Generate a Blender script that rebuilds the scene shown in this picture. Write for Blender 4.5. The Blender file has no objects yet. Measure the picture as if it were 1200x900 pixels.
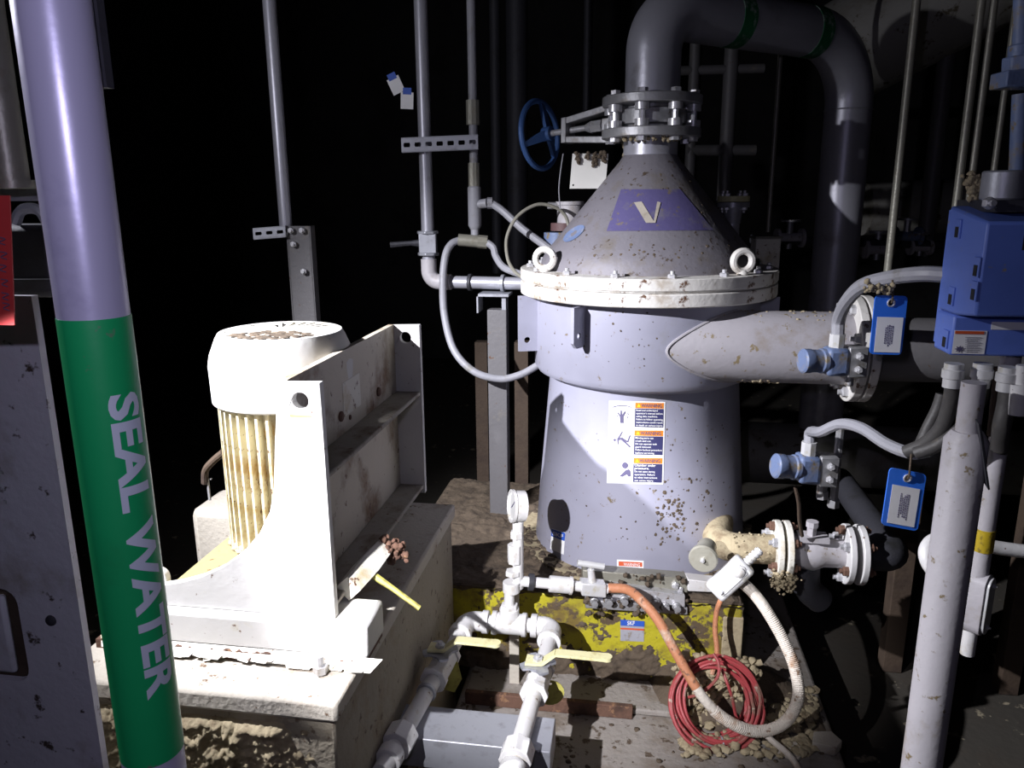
import bpy, bmesh, math, random
from mathutils import Vector as V, Matrix as Mx
from mathutils.geometry import tessellate_polygon
from mathutils import noise

# ------------------------------------------------------------------ camera
S = bpy.context.scene
COL = S.collection
EYE = 1.6
FPX = 900.0
YAW, PITCH, ROLL = math.radians(9), math.radians(13.5), math.radians(-0.4)
CAMR = (Mx.Rotation(YAW, 3, 'Z') @ Mx.Rotation(math.pi/2-PITCH, 3, 'X') @ Mx.Rotation(ROLL, 3, 'Z'))
CAMP = V((0, 0, EYE))
HEAD = V((-math.sin(YAW), math.cos(YAW), 0))
LAT = V((math.cos(YAW), math.sin(YAW), 0))
cd = bpy.data.cameras.new('camera')
cam = bpy.data.objects.new('camera', cd)
COL.objects.link(cam)
cam.matrix_world = Mx.Translation(CAMP) @ CAMR.to_4x4()
cd.sensor_width = 36
cd.lens = FPX/1200*36
cd.clip_start = 0.02
S.camera = cam


def ray(x, y): return CAMR @ V(((x-600)/FPX, -(y-450)/FPX, -1))
def p(x, y, d): r = ray(x, y); return CAMP + r*(d/r.dot(HEAD))
def pz(x, y, z): r = ray(x, y); return CAMP + r*((z-EYE)/r.z)
def pX(x, y, X): r = ray(x, y); return CAMP + r*(X/r.x)
def pY(x, y, Y): r = ray(x, y); return CAMP + r*(Y/r.y)
def cw(l, f, u): return CAMP + LAT*l + HEAD*f + V((0, 0, u))     # place measured from where the photographer stands


# ------------------------------------------------------------------ world, lamps, exposure
w = bpy.data.worlds.new('world')
S.world = w
w.use_nodes = True
bgn = w.node_tree.nodes['Background']
bgn.inputs[0].default_value = (0.35, 0.35, 0.6, 1)
bgn.inputs[1].default_value = 0.0035
S.view_settings.view_transform = 'Standard'
S.view_settings.look = 'None'
S.view_settings.gamma = 1
S.view_settings.exposure = 0
S.view_settings.use_curve_mapping = False


def spot(name, loc, aim, energy, deg, blend, rad, colr):
    l = bpy.data.lights.new(name, 'SPOT')
    l.energy = energy; l.spot_size = math.radians(deg); l.spot_blend = blend
    l.shadow_soft_size = rad; l.color = colr
    o = bpy.data.objects.new(name, l)
    COL.objects.link(o)
    o.location = loc
    o.rotation_euler = (V(aim)-V(loc)).to_track_quat('-Z', 'Y').to_euler()
    return o


LAMP = cw(-1.50, 1.22, 0.50)                    # hand lamp held up on the left
spot('hand_lamp_beam', LAMP, LAMP+LAT*.62+HEAD*.46-V((0, 0, .60)), 620, 70, 0.9, 0.016, (0.93, 0.93, 1.0))
spot('hand_lamp_spill', LAMP, LAMP+LAT*.80+HEAD*.45-V((0, 0, .15)), 48, 150, 0.5, 0.016, (0.90, 0.90, 1.0))
TORCH = cw(-0.66, 0.52, -0.03)                  # photographer's torch in the outstretched left hand
spot('torch_beam', TORCH, cw(0.10, 2.1, -1.15), 370, 38, 0.8, 0.010, (0.95, 0.94, 1.0))
HL = cw(-0.12, 0.0, 0.12)                       # weak camera lamp
spot('camera_lamp', HL, cw(-0.15, 2.0, -0.5), 9.5, 120, 0.5, 0.012, (0.74, 0.70, 1.0))

# ------------------------------------------------------------------ materials
MATS = {}


def mat(name, base, rough=0.55, metal=0.0, dirt=None, amt=0.3, scale=7.0, speck=None, samt=0.2, sscale=40.0,
        bump=0.15, bscale=60.0, stretch=None):
    if name in MATS: return MATS[name]
    m = bpy.data.materials.new(name)
    m.use_nodes = True
    nt = m.node_tree; N = nt.nodes; L = nt.links
    bs = N['Principled BSDF']
    bs.inputs['Roughness'].default_value = rough
    bs.inputs['Metallic'].default_value = metal
    tc = N.new('ShaderNodeTexCoord')
    src = tc.outputs['Object']
    if stretch:
        mp = N.new('ShaderNodeMapping'); mp.inputs['Scale'].default_value = stretch
        L.new(src, mp.inputs[0]); src = mp.outputs[0]
    cur = None

    def layer(cur, colr, amount, sc, det, soft):
        nz = N.new('ShaderNodeTexNoise')
        nz.inputs['Scale'].default_value = sc; nz.inputs['Detail'].default_value = det
        nz.inputs['Roughness'].default_value = 0.65
        L.new(src, nz.inputs['Vector'])
        mr = N.new('ShaderNodeMapRange')
        lo = 0.70-0.40*amount
        mr.inputs[1].default_value = lo; mr.inputs[2].default_value = lo+soft
        L.new(nz.outputs[0], mr.inputs[0])
        mx = N.new('ShaderNodeMix'); mx.data_type = 'RGBA'
        L.new(mr.outputs[0], mx.inputs[0])
        if cur is None: mx.inputs[6].default_value = (*base, 1)
        else: L.new(cur, mx.inputs[6])
        mx.inputs[7].default_value = (*colr, 1)
        return mx.outputs[2]
    # faint tone change everywhere
    cur = layer(cur, tuple(c*0.82 for c in base), 0.5, 3.0, 3, 0.3)
    if dirt: cur = layer(cur, dirt, amt, scale, 8, 0.16)
    if speck: cur = layer(cur, speck, samt, sscale, 4, 0.06)
    L.new(cur, bs.inputs['Base Color'])
    if bump:
        nb = N.new('ShaderNodeTexNoise'); nb.inputs['Scale'].default_value = bscale; nb.inputs['Detail'].default_value = 6
        L.new(src, nb.inputs['Vector'])
        bp = N.new('ShaderNodeBump'); bp.inputs['Strength'].default_value = bump; bp.inputs['Distance'].default_value = 0.01
        L.new(nb.outputs[0], bp.inputs['Height']); L.new(bp.outputs[0], bs.inputs['Normal'])
    MATS[name] = m
    return m


RUST = (0.12, 0.058, 0.030)
MUD = (0.20, 0.155, 0.085)
CREAM = (0.50, 0.44, 0.28)
M_white = mat('white_paint', (0.57, 0.56, 0.54), .45, 0, CREAM, .22, 6, RUST, .10, 45, .08)
M_whitedirty = mat('white_paint_dirty', (0.72, 0.70, 0.62), .55, 0, (0.42, 0.33, 0.16), .42, 7, RUST, .22, 38, .2)
M_tray = mat('cream_tray', (0.27, 0.24, 0.12), .6, 0, (0.26, 0.20, 0.10), .4, 8, RUST, .24, 36, .2)
M_fin = mat('fin_paint', (0.60, 0.55, 0.38), .6, 0, (0.38, 0.25, 0.09), .5, 12, RUST, .25, 60, .2)
M_panel = mat('bracket_panel_paint', (0.52, 0.47, 0.38), .55, 0, (0.20, 0.12, 0.06), .48, 6, RUST, .2, 30, .15)
M_shelf = mat('shelf_grime', (0.30, 0.28, 0.24), .7, 0, (0.14, 0.10, 0.07), .5, 9, RUST, .2, 40, .2)
M_vessel = mat('vessel_grey_paint', (0.35, 0.35, 0.43), .38, 0.1, (0.30, 0.295, 0.30), .28, 5, MUD, .14, 32, .04)
M_cone = mat('cone_dusty_shaded_grey', (0.175, 0.165, 0.185), .6, 0.05, (0.15, 0.13, 0.11), .45, 7, (0.07, 0.05, 0.035), .24, 30, .15)  # dusty paint, also darkened for the weak light on the slope
M_ring = mat('ring_rusty_white', (0.68, 0.66, 0.62), .5, 0, (0.36, 0.29, 0.21), .42, 9, RUST, .27, 24, .2)
M_pipe = mat('stainless_pipe', (0.42, 0.42, 0.47), .38, .35, (0.26, 0.25, 0.26), .35, 6, None, bump=.05)
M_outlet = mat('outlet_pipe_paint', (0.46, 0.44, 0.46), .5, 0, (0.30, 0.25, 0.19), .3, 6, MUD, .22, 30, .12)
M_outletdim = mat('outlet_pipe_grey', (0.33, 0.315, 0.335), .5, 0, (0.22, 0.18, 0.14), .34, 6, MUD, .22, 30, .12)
M_steel = mat('dirty_steel', (0.36, 0.36, 0.37), .45, .45, (0.22, 0.19, 0.15), .4, 14, RUST, .12, 60, .15)
M_dimsteel = mat('dim_weathered_steel', (0.15, 0.145, 0.15), .55, .2, (0.22, 0.20, 0.17), .3, 10, RUST, .12, 40, .1)
M_bolt = mat('bright_bolt', (0.62, 0.62, 0.64), .35, .5, (0.35, 0.30, 0.24), .35, 40, None, bump=.1)
M_galv = mat('galvanised', (0.40, 0.41, 0.45), .45, .5, (0.28, 0.28, 0.30), .4, 25, None, bump=.06)
M_white_pipe = mat('pale_pipe', (0.70, 0.69, 0.68), .45, .05, (0.45, 0.38, 0.26), .3, 12, RUST, .12, 50, .12)
M_handle = mat('yellowed_handle', (0.68, 0.64, 0.36), .5, 0, (0.45, 0.38, 0.15), .35, 25, RUST, .14, 70, .15)
M_yellowtag = mat('yellow_valve_tag', (0.45, 0.42, 0.10), .6, 0, (0.25, 0.20, 0.05), .5, 30, None)
M_yellow = mat('yellow_paint_muddy', (0.44, 0.39, 0.018), .6, 0, (0.17, 0.12, 0.03), .52, 7, (0.10, 0.07, 0.04), .42, 20, .35, 45)
M_conc = mat('concrete', (0.33, 0.29, 0.22), .85, 0, (0.24, 0.18, 0.11), .42, 5, (0.14, 0.10, 0.07), .22, 30, .35, 70)
M_conctop = mat('concrete_stained', (0.50, 0.46, 0.39), .85, 0, (0.34, 0.26, 0.19), .38, 6, (0.16, 0.10, 0.06), .2, 32, .3, 70)
M_plinth = mat('muddy_concrete', (0.28, 0.255, 0.23), .8, 0, (0.16, 0.125, 0.09), .5, 5, (0.09, 0.065, 0.045), .3, 22, .45, 50)
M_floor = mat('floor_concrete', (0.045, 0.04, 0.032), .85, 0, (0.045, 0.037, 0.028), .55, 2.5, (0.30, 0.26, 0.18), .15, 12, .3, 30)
M_rust = mat('rust', (0.13, 0.068, 0.045), .9, 0, (0.07, 0.038, 0.027), .5, 14, (0.24, 0.13, 0.07), .25, 40, .5, 60)
M_mud = mat('dried_pulp_mud', (0.36, 0.30, 0.19), .9, 0, (0.20, 0.15, 0.09), .5, 20, None, bump=.4, bscale=80)
M_muddark = mat('dark_mud', (0.10, 0.074, 0.050), .9, 0, (0.055, 0.04, 0.028), .5, 18, None, bump=.5, bscale=70)
M_greenpaint = mat('green_band', (0.012, 0.40, 0.125), .42, 0, (0.016, 0.31, 0.10), .3, 9, (0.20, 0.17, 0.15), .11, 26, .03)
M_letter = mat('pale_lettering', (0.66, 0.72, 0.80), .5, bump=0)
M_sealpipe = mat('aluminium_jacket', (0.60, 0.58, 0.76), .33, .2, (0.50, 0.48, 0.66), .4, 14, None, bump=.02)
M_panelgrey = mat('grey_steel_panel', (0.62, 0.61, 0.66), .6, .05, (0.38, 0.34, 0.31), .42, 6, (0.08, 0.06, 0.05), .2, 26, .12)
M_dark = mat('dark_iron', (0.05, 0.05, 0.06), .6, .3, (0.03, 0.03, 0.03), .4, 10)
M_black = mat('black_void', (0.012, 0.012, 0.014), .8, 0, bump=0)
M_bluebox = mat('blue_enclosure', (0.12, 0.20, 0.62), .45, 0, (0.10, 0.17, 0.50), .35, 8, (0.28, 0.25, 0.20), .10, 25, .04)
M_bluewheel = mat('blue_wheel', (0.055, 0.13, 0.34), .5, .1, (0.05, 0.10, 0.22), .4, 12)
M_bluesensor = mat('pale_blue_cap', (0.14, 0.19, 0.33), .5, 0, (0.22, 0.21, 0.21), .5, 20, MUD, .3, 40)
M_bluetag = mat('blue_tag', (0.03, 0.17, 0.75), .4, 0, (0.05, 0.2, 0.7), .3, 20, bump=0)
M_paper = mat('white_sticker', (0.80, 0.80, 0.80), .6, 0, (0.70, 0.69, 0.66), .25, 20, bump=0)
M_tagplate = mat('white_tag_plate', (0.80, 0.79, 0.74), .5, 0, (0.26, 0.18, 0.10), .10, 25, bump=.03)
M_orange = mat('orange_band', (0.70, 0.22, 0.02), .5, 0, bump=0)
M_navy = mat('navy_print', (0.035, 0.035, 0.11), .5, 0, bump=0)
M_ink = mat('dark_ink', (0.09, 0.08, 0.16), .6, 0, bump=0)
M_redprint = mat('red_print', (0.62, 0.10, 0.03), .5, 0, bump=0)
M_skf = mat('blue_print', (0.03, 0.10, 0.48), .5, 0, bump=0)
M_violet = mat('violet_emblem', (0.095, 0.082, 0.20), .55, 0, (0.165, 0.155, 0.17), .44, 11, (0.16, 0.13, 0.10), .28, 28, .1)
M_veecream = mat('cream_emblem', (0.42, 0.38, 0.32), .6, 0, (0.30, 0.26, 0.20), .5, 30, None)
M_badge = mat('blue_badge', (0.14, 0.19, 0.33), .5, 0, (0.26, 0.26, 0.29), .4, 40, None, bump=.03)
M_reddark = mat('red_card', (0.45, 0.03, 0.03), .6, 0, (0.35, 0.02, 0.03), .3, 8, bump=0)
M_hose = mat('copper_hose', (0.48, 0.20, 0.10), .6, 0, (0.55, 0.48, 0.38), .46, 9, (0.20, 0.10, 0.06), .25, 40, .3, 90)
M_hosepale = mat('pale_armoured_hose', (0.66, 0.60, 0.52), .65, 0, (0.42, 0.27, 0.17), .4, 14, (0.25, 0.16, 0.10), .2, 40, .4, 90)
M_redcable = mat('red_cable', (0.36, 0.05, 0.055), .55, 0, (0.20, 0.11, 0.08), .52, 14, (0.40, 0.33, 0.26), .22, 30, .15)
M_conduit = mat('grey_conduit', (0.30, 0.30, 0.33), .5, 0, (0.20, 0.19, 0.17), .35, 18, None, bump=.1)
M_blackhose = mat('black_hose', (0.055, 0.052, 0.05), .55, 0, (0.14, 0.12, 0.09), .42, 14, None, bump=.15)
M_brown = mat('rusty_brown_post', (0.065, 0.043, 0.028), .8, 0, (0.04, 0.025, 0.018), .5, 6, None, bump=.2)
M_cap = mat('olive_cap', (0.30, 0.29, 0.24), .4, .3, (0.24, 0.22, 0.17), .4, 20, None)
M_lb = mat('cast_aluminium', (0.66, 0.66, 0.66), .4, .25, (0.48, 0.42, 0.22), .32, 16, None, bump=.08)
M_jacket = mat('insulation_jacket', (0.34, 0.33, 0.30), .6, .1, (0.16, 0.13, 0.09), .42, 3, (0.10, 0.08, 0.05), .25, 12, .25, 20)
M_tape = mat('green_tape', (0.01, 0.14, 0.05), .5, 0, (0.42, 0.44, 0.42), .46, 22, None, bump=.05)
M_yellowtape = mat('yellow_tape', (0.50, 0.36, 0.02), .5, 0, (0.10, 0.07, 0.02), .5, 50, None)
M_glass = mat('gauge_face', (0.75, 0.75, 0.74), .15, 0, bump=0)

# ------------------------------------------------------------------ mesh helpers
rng = random.Random(7)


def frame(axis):
    a = V(axis).normalized()
    t = V((0, 0, 1)) if abs(a.z) < .9 else V((1, 0, 0))
    u = t.cross(a).normalized()
    return u, a.cross(u), a


class MB:
    def __init__(s): s.v = []; s.f = []

    def add(s, vs, fs):
        o = len(s.v); s.v += [V(q) for q in vs]; s.f += [tuple(i+o for i in q) for q in fs]; return s

    def box2(s, a, b):
        (x0, y0, z0), (x1, y1, z1) = [min(q) for q in zip(a, b)], [max(q) for q in zip(a, b)]
        return s.add([(x0, y0, z0), (x1, y0, z0), (x1, y1, z0), (x0, y1, z0), (x0, y0, z1), (x1, y0, z1), (x1, y1, z1), (x0, y1, z1)],
                     [(0, 3, 2, 1), (4, 5, 6, 7), (0, 1, 5, 4), (1, 2, 6, 5), (2, 3, 7, 6), (3, 0, 4, 7)])

    def obox(s, c, u, v, n, a, b, d):      # oriented box, half sizes a b d
        c, u, v, n = V(c), V(u).normalized(), V(v).normalized(), V(n).normalized()
        vs = [c+u*a*i+v*b*j+n*d*k for k in (-1, 1) for i, j in ((-1, -1), (1, -1), (1, 1), (-1, 1))]
        return s.add(vs, [(0, 3, 2, 1), (4, 5, 6, 7), (0, 1, 5, 4), (1, 2, 6, 5), (2, 3, 7, 6), (3, 0, 4, 7)])

    def cyl(s, a, b, r, r2=None, n=20, caps=True):
        return s.tube([a, b], [r, r if r2 is None else r2], n, caps)

    def tube(s, pts, r, n=10, caps=True, closed=False):
        pts = [V(q) for q in pts]; m = len(pts)
        rs = r if isinstance(r, (list, tuple)) else [r]*m
        tans = []
        for i in range(m):
            a = pts[i-1] if (i or closed) else pts[0]
            b = pts[(i+1) % m] if (i < m-1 or closed) else pts[-1]
            t = b-a
            tans.append(t.normalized() if t.length > 1e-9 else V((0, 0, 1)))
        u, v, _ = frame(tans[0])
        o = len(s.v)
        for i in range(m):
            if i:
                q = tans[i-1].rotation_difference(tans[i]); u = q @ u
            u = (u-tans[i]*u.dot(tans[i])).normalized(); v = tans[i].cross(u)
            for k in range(n):
                a = 2*math.pi*k/n
                s.v.append(pts[i]+(u*math.cos(a)+v*math.sin(a))*rs[i])
        for i in range(m if closed else m-1):
            j = (i+1) % m
            for k in range(n):
                l = (k+1) % n
                s.f.append((o+i*n+k, o+i*n+l, o+j*n+l, o+j*n+k))
        if caps and not closed:
            s.f.append(tuple(o+k for k in reversed(range(n)))); s.f.append(tuple(o+(m-1)*n+k for k in range(n)))
        return s

    def lathe(s, prof, org, axis=(0, 0, 1), n=40, close=False):
        u, v, a = frame(axis); org = V(org); o = len(s.v); m = len(prof)
        for r, z in prof:
            for k in range(n):
                t = 2*math.pi*k/n
                s.v.append(org+a*z+(u*math.cos(t)+v*math.sin(t))*r)
        for i in range(m if close else m-1):
            j = (i+1) % m
            for k in range(n):
                l = (k+1) % n
                s.f.append((o+i*n+k, o+i*n+l, o+j*n+l, o+j*n+k))
        if not close:
            s.f.append(tuple(o+k for k in reversed(range(n)))); s.f.append(tuple(o+(m-1)*n+k for k in range(n)))
        return s

    def ring(s, c, axis, R, r, n=28, m=8):
        u, v, a = frame(axis); c = V(c)
        return s.tube([c+(u*math.cos(t)+v*math.sin(t))*R for t in [2*math.pi*k/n for k in range(n)]], r, m, closed=True)

    def plate(s, outer, holes, org, u, v, w):     # 2-D outline with holes, thickness vector w
        org, u, v, w = V(org), V(u), V(v), V(w)
        loops = [outer]+list(holes)
        flat = [q for l in loops for q in l]
        tris = tessellate_polygon([[V((a, b, 0)) for a, b in l] for l in loops])
        o = len(s.v); n = len(flat)
        for a, b in flat: s.v.append(org+u*a+v*b)
        for a, b in flat: s.v.append(org+u*a+v*b+w)
        flip = u.cross(v).dot(w) > 0
        for t in tris:
            a, b, c = [flat[i] for i in t]
            ccw = (b[0]-a[0])*(c[1]-a[1])-(b[1]-a[1])*(c[0]-a[0]) > 0
            t = t if ccw else t[::-1]
            if flip:
                s.f.append(tuple(o+i for i in t[::-1])); s.f.append(tuple(o+n+i for i in t))
            else:
                s.f.append(tuple(o+i for i in t)); s.f.append(tuple(o+n+i for i in t[::-1]))
        k = 0
        for l in loops:
            for i in range(len(l)):
                j = (i+1) % len(l)
                s.f.append((o+k+i, o+k+j, o+n+k+j, o+n+k+i))
            k += len(l)
        return s

    def lump(s, c, r, g=rng, flat=1.0, nrm=None):
        c = V(c)
        base = [(0, 0, 1), (.89, 0, .45), (.28, .85, .45), (-.72, .53, .45), (-.72, -.53, .45), (.28, -.85, .45),
                (.72, .53, -.45), (-.28, .85, -.45), (-.89, 0, -.45), (-.28, -.85, -.45), (.72, -.53, -.45), (0, 0, -1)]
        fs = [(0, 1, 2), (0, 2, 3), (0, 3, 4), (0, 4, 5), (0, 5, 1), (1, 6, 2), (2, 7, 3), (3, 8, 4), (4, 9, 5), (5, 10, 1),
              (2, 6, 7), (3, 7, 8), (4, 8, 9), (5, 9, 10), (1, 10, 6), (11, 7, 6), (11, 8, 7), (11, 9, 8), (11, 10, 9), (11, 6, 10)]
        q = Mx.Rotation(g.uniform(0, 6.28), 3, V((g.uniform(-1, 1), g.uniform(-1, 1), g.uniform(-1, 1)+.01)).normalized())
        vs = []
        for b in base:
            d = q @ V(b)*r*g.uniform(.65, 1.25)
            if nrm is not None:
                d -= nrm*d.dot(nrm)*(1-flat)
            else: d.z *= flat
            vs.append(c+d)
        return s.add(vs, fs)


def hfield(mb, org, u, v, n, W, H, nu, nv, fn):      # rough caked surface: height field that dips below its carrier at the rim
    org, u, v, n = V(org), V(u), V(v), V(n); o = len(mb.v)
    for j in range(nv+1):
        for i in range(nu+1):
            a, b = W*i/nu, H*j/nv
            mb.v.append(org+u*a+v*b+n*fn(a, b))
    for j in range(nv):
        for i in range(nu):
            q = o+j*(nu+1)+i
            mb.f.append((q, q+1, q+nu+2, q+nu+1))
    return mb


def fbm(x, y, sc, seed=0.0, oct_=4):
    t = 0; am = 1; tot = 0
    for k in range(oct_):
        t += am*noise.noise(V((x*sc, y*sc, seed+k*7.3))); tot += am; am *= .55; sc *= 2.1
    return t/tot


def rim(a, b, W, H, m): return min(1, min(a, W-a, b, H-b)/m)


def circle(cx, cy, r, n=20, ph=0): return [(cx+r*math.cos(2*math.pi*k/n+ph), cy+r*math.sin(2*math.pi*k/n+ph)) for k in range(n)]


def fillet(pts, rad, n=8):
    pts = [V(q) for q in pts]; out = [pts[0]]
    for i in range(1, len(pts)-1):
        a, b, c = pts[i-1], pts[i], pts[i+1]
        d1, d2 = (a-b), (c-b)
        L = min(rad, d1.length*.49, d2.length*.49)
        s, e = b+d1.normalized()*L, b+d2.normalized()*L
        for k in range(n+1):
            t = k/n
            # near-circular corner (rational quadratic)
            wgt = math.cos(d1.angle(-d2)/2)
            den = (1-t)**2+2*wgt*t*(1-t)+t*t
            out.append((s*(1-t)**2+b*(2*wgt*t*(1-t))+e*t*t)/den)
    out.append(pts[-1])
    return out


def spline(pts, n=10):
    pts = [V(q) for q in pts]; P_ = [pts[0]*2-pts[1]]+pts+[pts[-1]*2-pts[-2]]
    out = []
    for i in range(1, len(P_)-2):
        a, b, c, d = P_[i-1:i+3]
        for k in range(n):
            t = k/n
            out.append(.5*((2*b)+(c-a)*t+(2*a-5*b+4*c-d)*t*t+(3*b-a-3*c+d)*t**3))
    out.append(pts[-1])
    return out


WLOC = {}


def obj(name, mb, m, parent=None, bev=0, sharp=35, kind=None, label=None):
    me = bpy.data.meshes.new(name)
    lo = V([min(q[i] for q in mb.v) for i in range(3)]); hi = V([max(q[i] for q in mb.v) for i in range(3)])
    c = (lo+hi)/2
    if parent is None: c.z = lo.z
    me.from_pydata([q-c for q in mb.v], [], mb.f)
    bm = bmesh.new(); bm.from_mesh(me)
    bmesh.ops.recalc_face_normals(bm, faces=bm.faces)
    bm.to_mesh(me); bm.free()
    me.polygons.foreach_set('use_smooth', [True]*len(me.polygons))
    me.set_sharp_from_angle(angle=math.radians(100 if kind == 'stuff' else sharp))
    me.materials.append(m)
    o = bpy.data.objects.new(name, me)
    COL.objects.link(o)
    WLOC[o.name] = c
    if parent:
        o.parent = parent; o.location = c-WLOC[parent.name]
    else: o.location = c
    if bev:
        b = o.modifiers.new('bevel', 'BEVEL'); b.width = bev; b.segments = 2; b.limit_method = 'ANGLE'
    if kind: o['kind'] = kind
    if label: o['label'] = label
    return o


def tag(o, label, cat, group=None):
    o['label'] = label; o['category'] = cat
    if group: o['group'] = group
    return o


def thing(name, label, cat, loc, group=None):
    o = bpy.data.objects.new(name, None)
    COL.objects.link(o); o.empty_display_size = .05
    o.location = V(loc); WLOC[o.name] = V(loc)
    return tag(o, label, cat, group)


def struct(name, mb, m, bev=0):
    o = obj(name, mb, m, None, bev); o['kind'] = 'structure'; return o


def meshonly(name, mb, m, sharp=35):
    me = bpy.data.meshes.new(name)
    me.from_pydata([tuple(q) for q in mb.v], [], mb.f)
    bm = bmesh.new(); bm.from_mesh(me); bmesh.ops.recalc_face_normals(bm, faces=bm.faces); bm.to_mesh(me); bm.free()
    me.polygons.foreach_set('use_smooth', [True]*len(me.polygons)); me.set_sharp_from_angle(angle=math.radians(sharp))
    me.materials.append(m)
    return me


def inst(name, me, parent, loc, axis=(0, 0, 1), spin=0, scale=1):
    o = bpy.data.objects.new(name, me); COL.objects.link(o)
    u, v, a = frame(axis)
    R = Mx((u, v, a)).transposed() @ Mx.Rotation(spin, 3, 'Z')
    o.parent = parent
    o.matrix_local = Mx.Translation(V(loc)-WLOC[parent.name]) @ R.to_4x4() @ Mx.Scale(scale, 4)
    WLOC[o.name] = V(loc)
    return o


HEX = meshonly('hex_bolt', MB().lathe([(.010, -.004), (.014, -.003), (.014, .010), (.011, .0125)], (0, 0, 0), n=6).cyl((0, 0, .01), (0, 0, .022), .007, n=10), M_bolt)
HEXR = meshonly('rusty_bolt', MB().lathe([(.010, -.004), (.014, -.003), (.014, .010), (.011, .0125)], (0, 0, 0), n=6).cyl((0, 0, .01), (0, 0, .020), .007, n=10), M_rust)


def text2d(body, size=1.0, bold=0.0, align='LEFT'):
    c = bpy.data.curves.new('lettering', 'FONT'); c.body = body; c.size = size; c.offset = bold; c.align_x = align
    c.resolution_u = 3
    o = bpy.data.objects.new('lettering', c)
    me = bpy.data.meshes.new_from_object(o)
    vs = [(q.co.x, q.co.y) for q in me.vertices]; fs = [tuple(q.vertices) for q in me.polygons]
    bpy.data.objects.remove(o); bpy.data.meshes.remove(me); bpy.data.curves.remove(c)
    return vs, fs


# ------------------------------------------------------------------ the room
FLZ = -0.25
M_darkened = mat('darkened_concrete', (0.035, 0.033, 0.034), .9, 0, (0.02, 0.018, 0.018), .5, 1.5, None, bump=.2, bscale=20)  # walls and ceiling coloured dark so the unlit background stays black
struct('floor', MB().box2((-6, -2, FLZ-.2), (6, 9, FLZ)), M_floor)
struct('ceiling', MB().box2((-6, -2, 5.2), (6, 9, 5.4)), M_darkened)
struct('wall_back', MB().box2((-6, 8.8, FLZ), (6, 9, 5.2)), M_darkened)
struct('wall_left', MB().box2((-6, -2, FLZ), (-5.8, 8.8, 5.2)), M_darkened)
struct('wall_right', MB().box2((5.8, -2, FLZ), (6, 8.8, 5.2)), M_darkened)
struct('wall_front', MB().box2((-5.8, -2, FLZ), (5.8, -1.8, 5.2)), M_darkened)

# ------------------------------------------------------------------ pressure screen vessel
A = p(757, 330, 2.76)
AX, AY = A.x, A.y
PROF = [(.46, .33), (.46, .345), (.394, .346), (.393, .35), (.341, .975), (.345, .985), (.385, 1.0), (.397, 1.02), (.397, 1.275),
        (.449, 1.276), (.449, 1.319), (.444, 1.321), (.444, 1.325), (.449, 1.327), (.449, 1.364), (.376, 1.366), (.372, 1.39),
        (.355, 1.425), (.33, 1.452), (.105, 1.725), (.092, 1.745), (.092, 1.83)]


def prof_r(z):
    for (r0, z0), (r1, z1) in zip(PROF, PROF[1:]):
        if z0 <= z <= z1 and z1 > z0: return r0+(r1-r0)*(z-z0)/(z1-z0)
    return 0


def hit(x, y, eps=.0015):
    r = ray(x, y); r = r/r.dot(HEAD); t = 2.0
    while t < 3.4:
        q = CAMP+r*t
        if math.hypot(q.x-AX, q.y-AY) < prof_r(q.z): break
        t += .004
    lo, hi = t-.004, t
    for _ in range(14):
        m = (lo+hi)/2; q = CAMP+r*m
        if math.hypot(q.x-AX, q.y-AY) < prof_r(q.z): hi = m
        else: lo = m
    q = CAMP+r*hi
    n = V((q.x-AX, q.y-AY, 0)).normalized()
    s = (prof_r(q.z+.01)-prof_r(q.z-.01))/.02
    n = (n-V((0, 0, s))).normalized() if abs(s) < 5 else n
    return q+n*eps, n


def decal_quad(c, eps=.0015, nu=8, nv=4, mb=None):      # c: tl tr br bl, laid on the vessel's skin
    mb = mb or MB(); vs = []
    for j in range(nv+1):
        for i in range(nu+1):
            u, v = i/nu, j/nv
            x = (c[0][0]*(1-u)+c[1][0]*u)*(1-v)+(c[3][0]*(1-u)+c[2][0]*u)*v
            y = (c[0][1]*(1-u)+c[1][1]*u)*(1-v)+(c[3][1]*(1-u)+c[2][1]*u)*v
            vs.append(hit(x, y, eps)[0])
    fs = [(j*(nu+1)+i, (j+1)*(nu+1)+i, (j+1)*(nu+1)+i+1, j*(nu+1)+i+1) for j in range(nv) for i in range(nu)]
    return mb.add(vs, fs)


def decal_poly(loop, eps=.0025, mb=None):
    mb = mb or MB()
    tr = tessellate_polygon([[V((a, b, 0)) for a, b in loop]])
    return mb.add([hit(a, b, eps)[0] for a, b in loop], [tuple(t) for t in tr])


def decal_text(body, x, y, h, eps, shear=0.0, bold=0.0, mb=None, width=None):
    mb = mb or MB(); vs, fs = text2d(body, 1.0, bold)
    wd = max(q[0] for q in vs)
    kx = (width/wd) if width else h/.72
    return mb.add([hit(x+a*kx, y-b*h/.72+a*kx*shear, eps)[0] for a, b in vs], fs)


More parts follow.
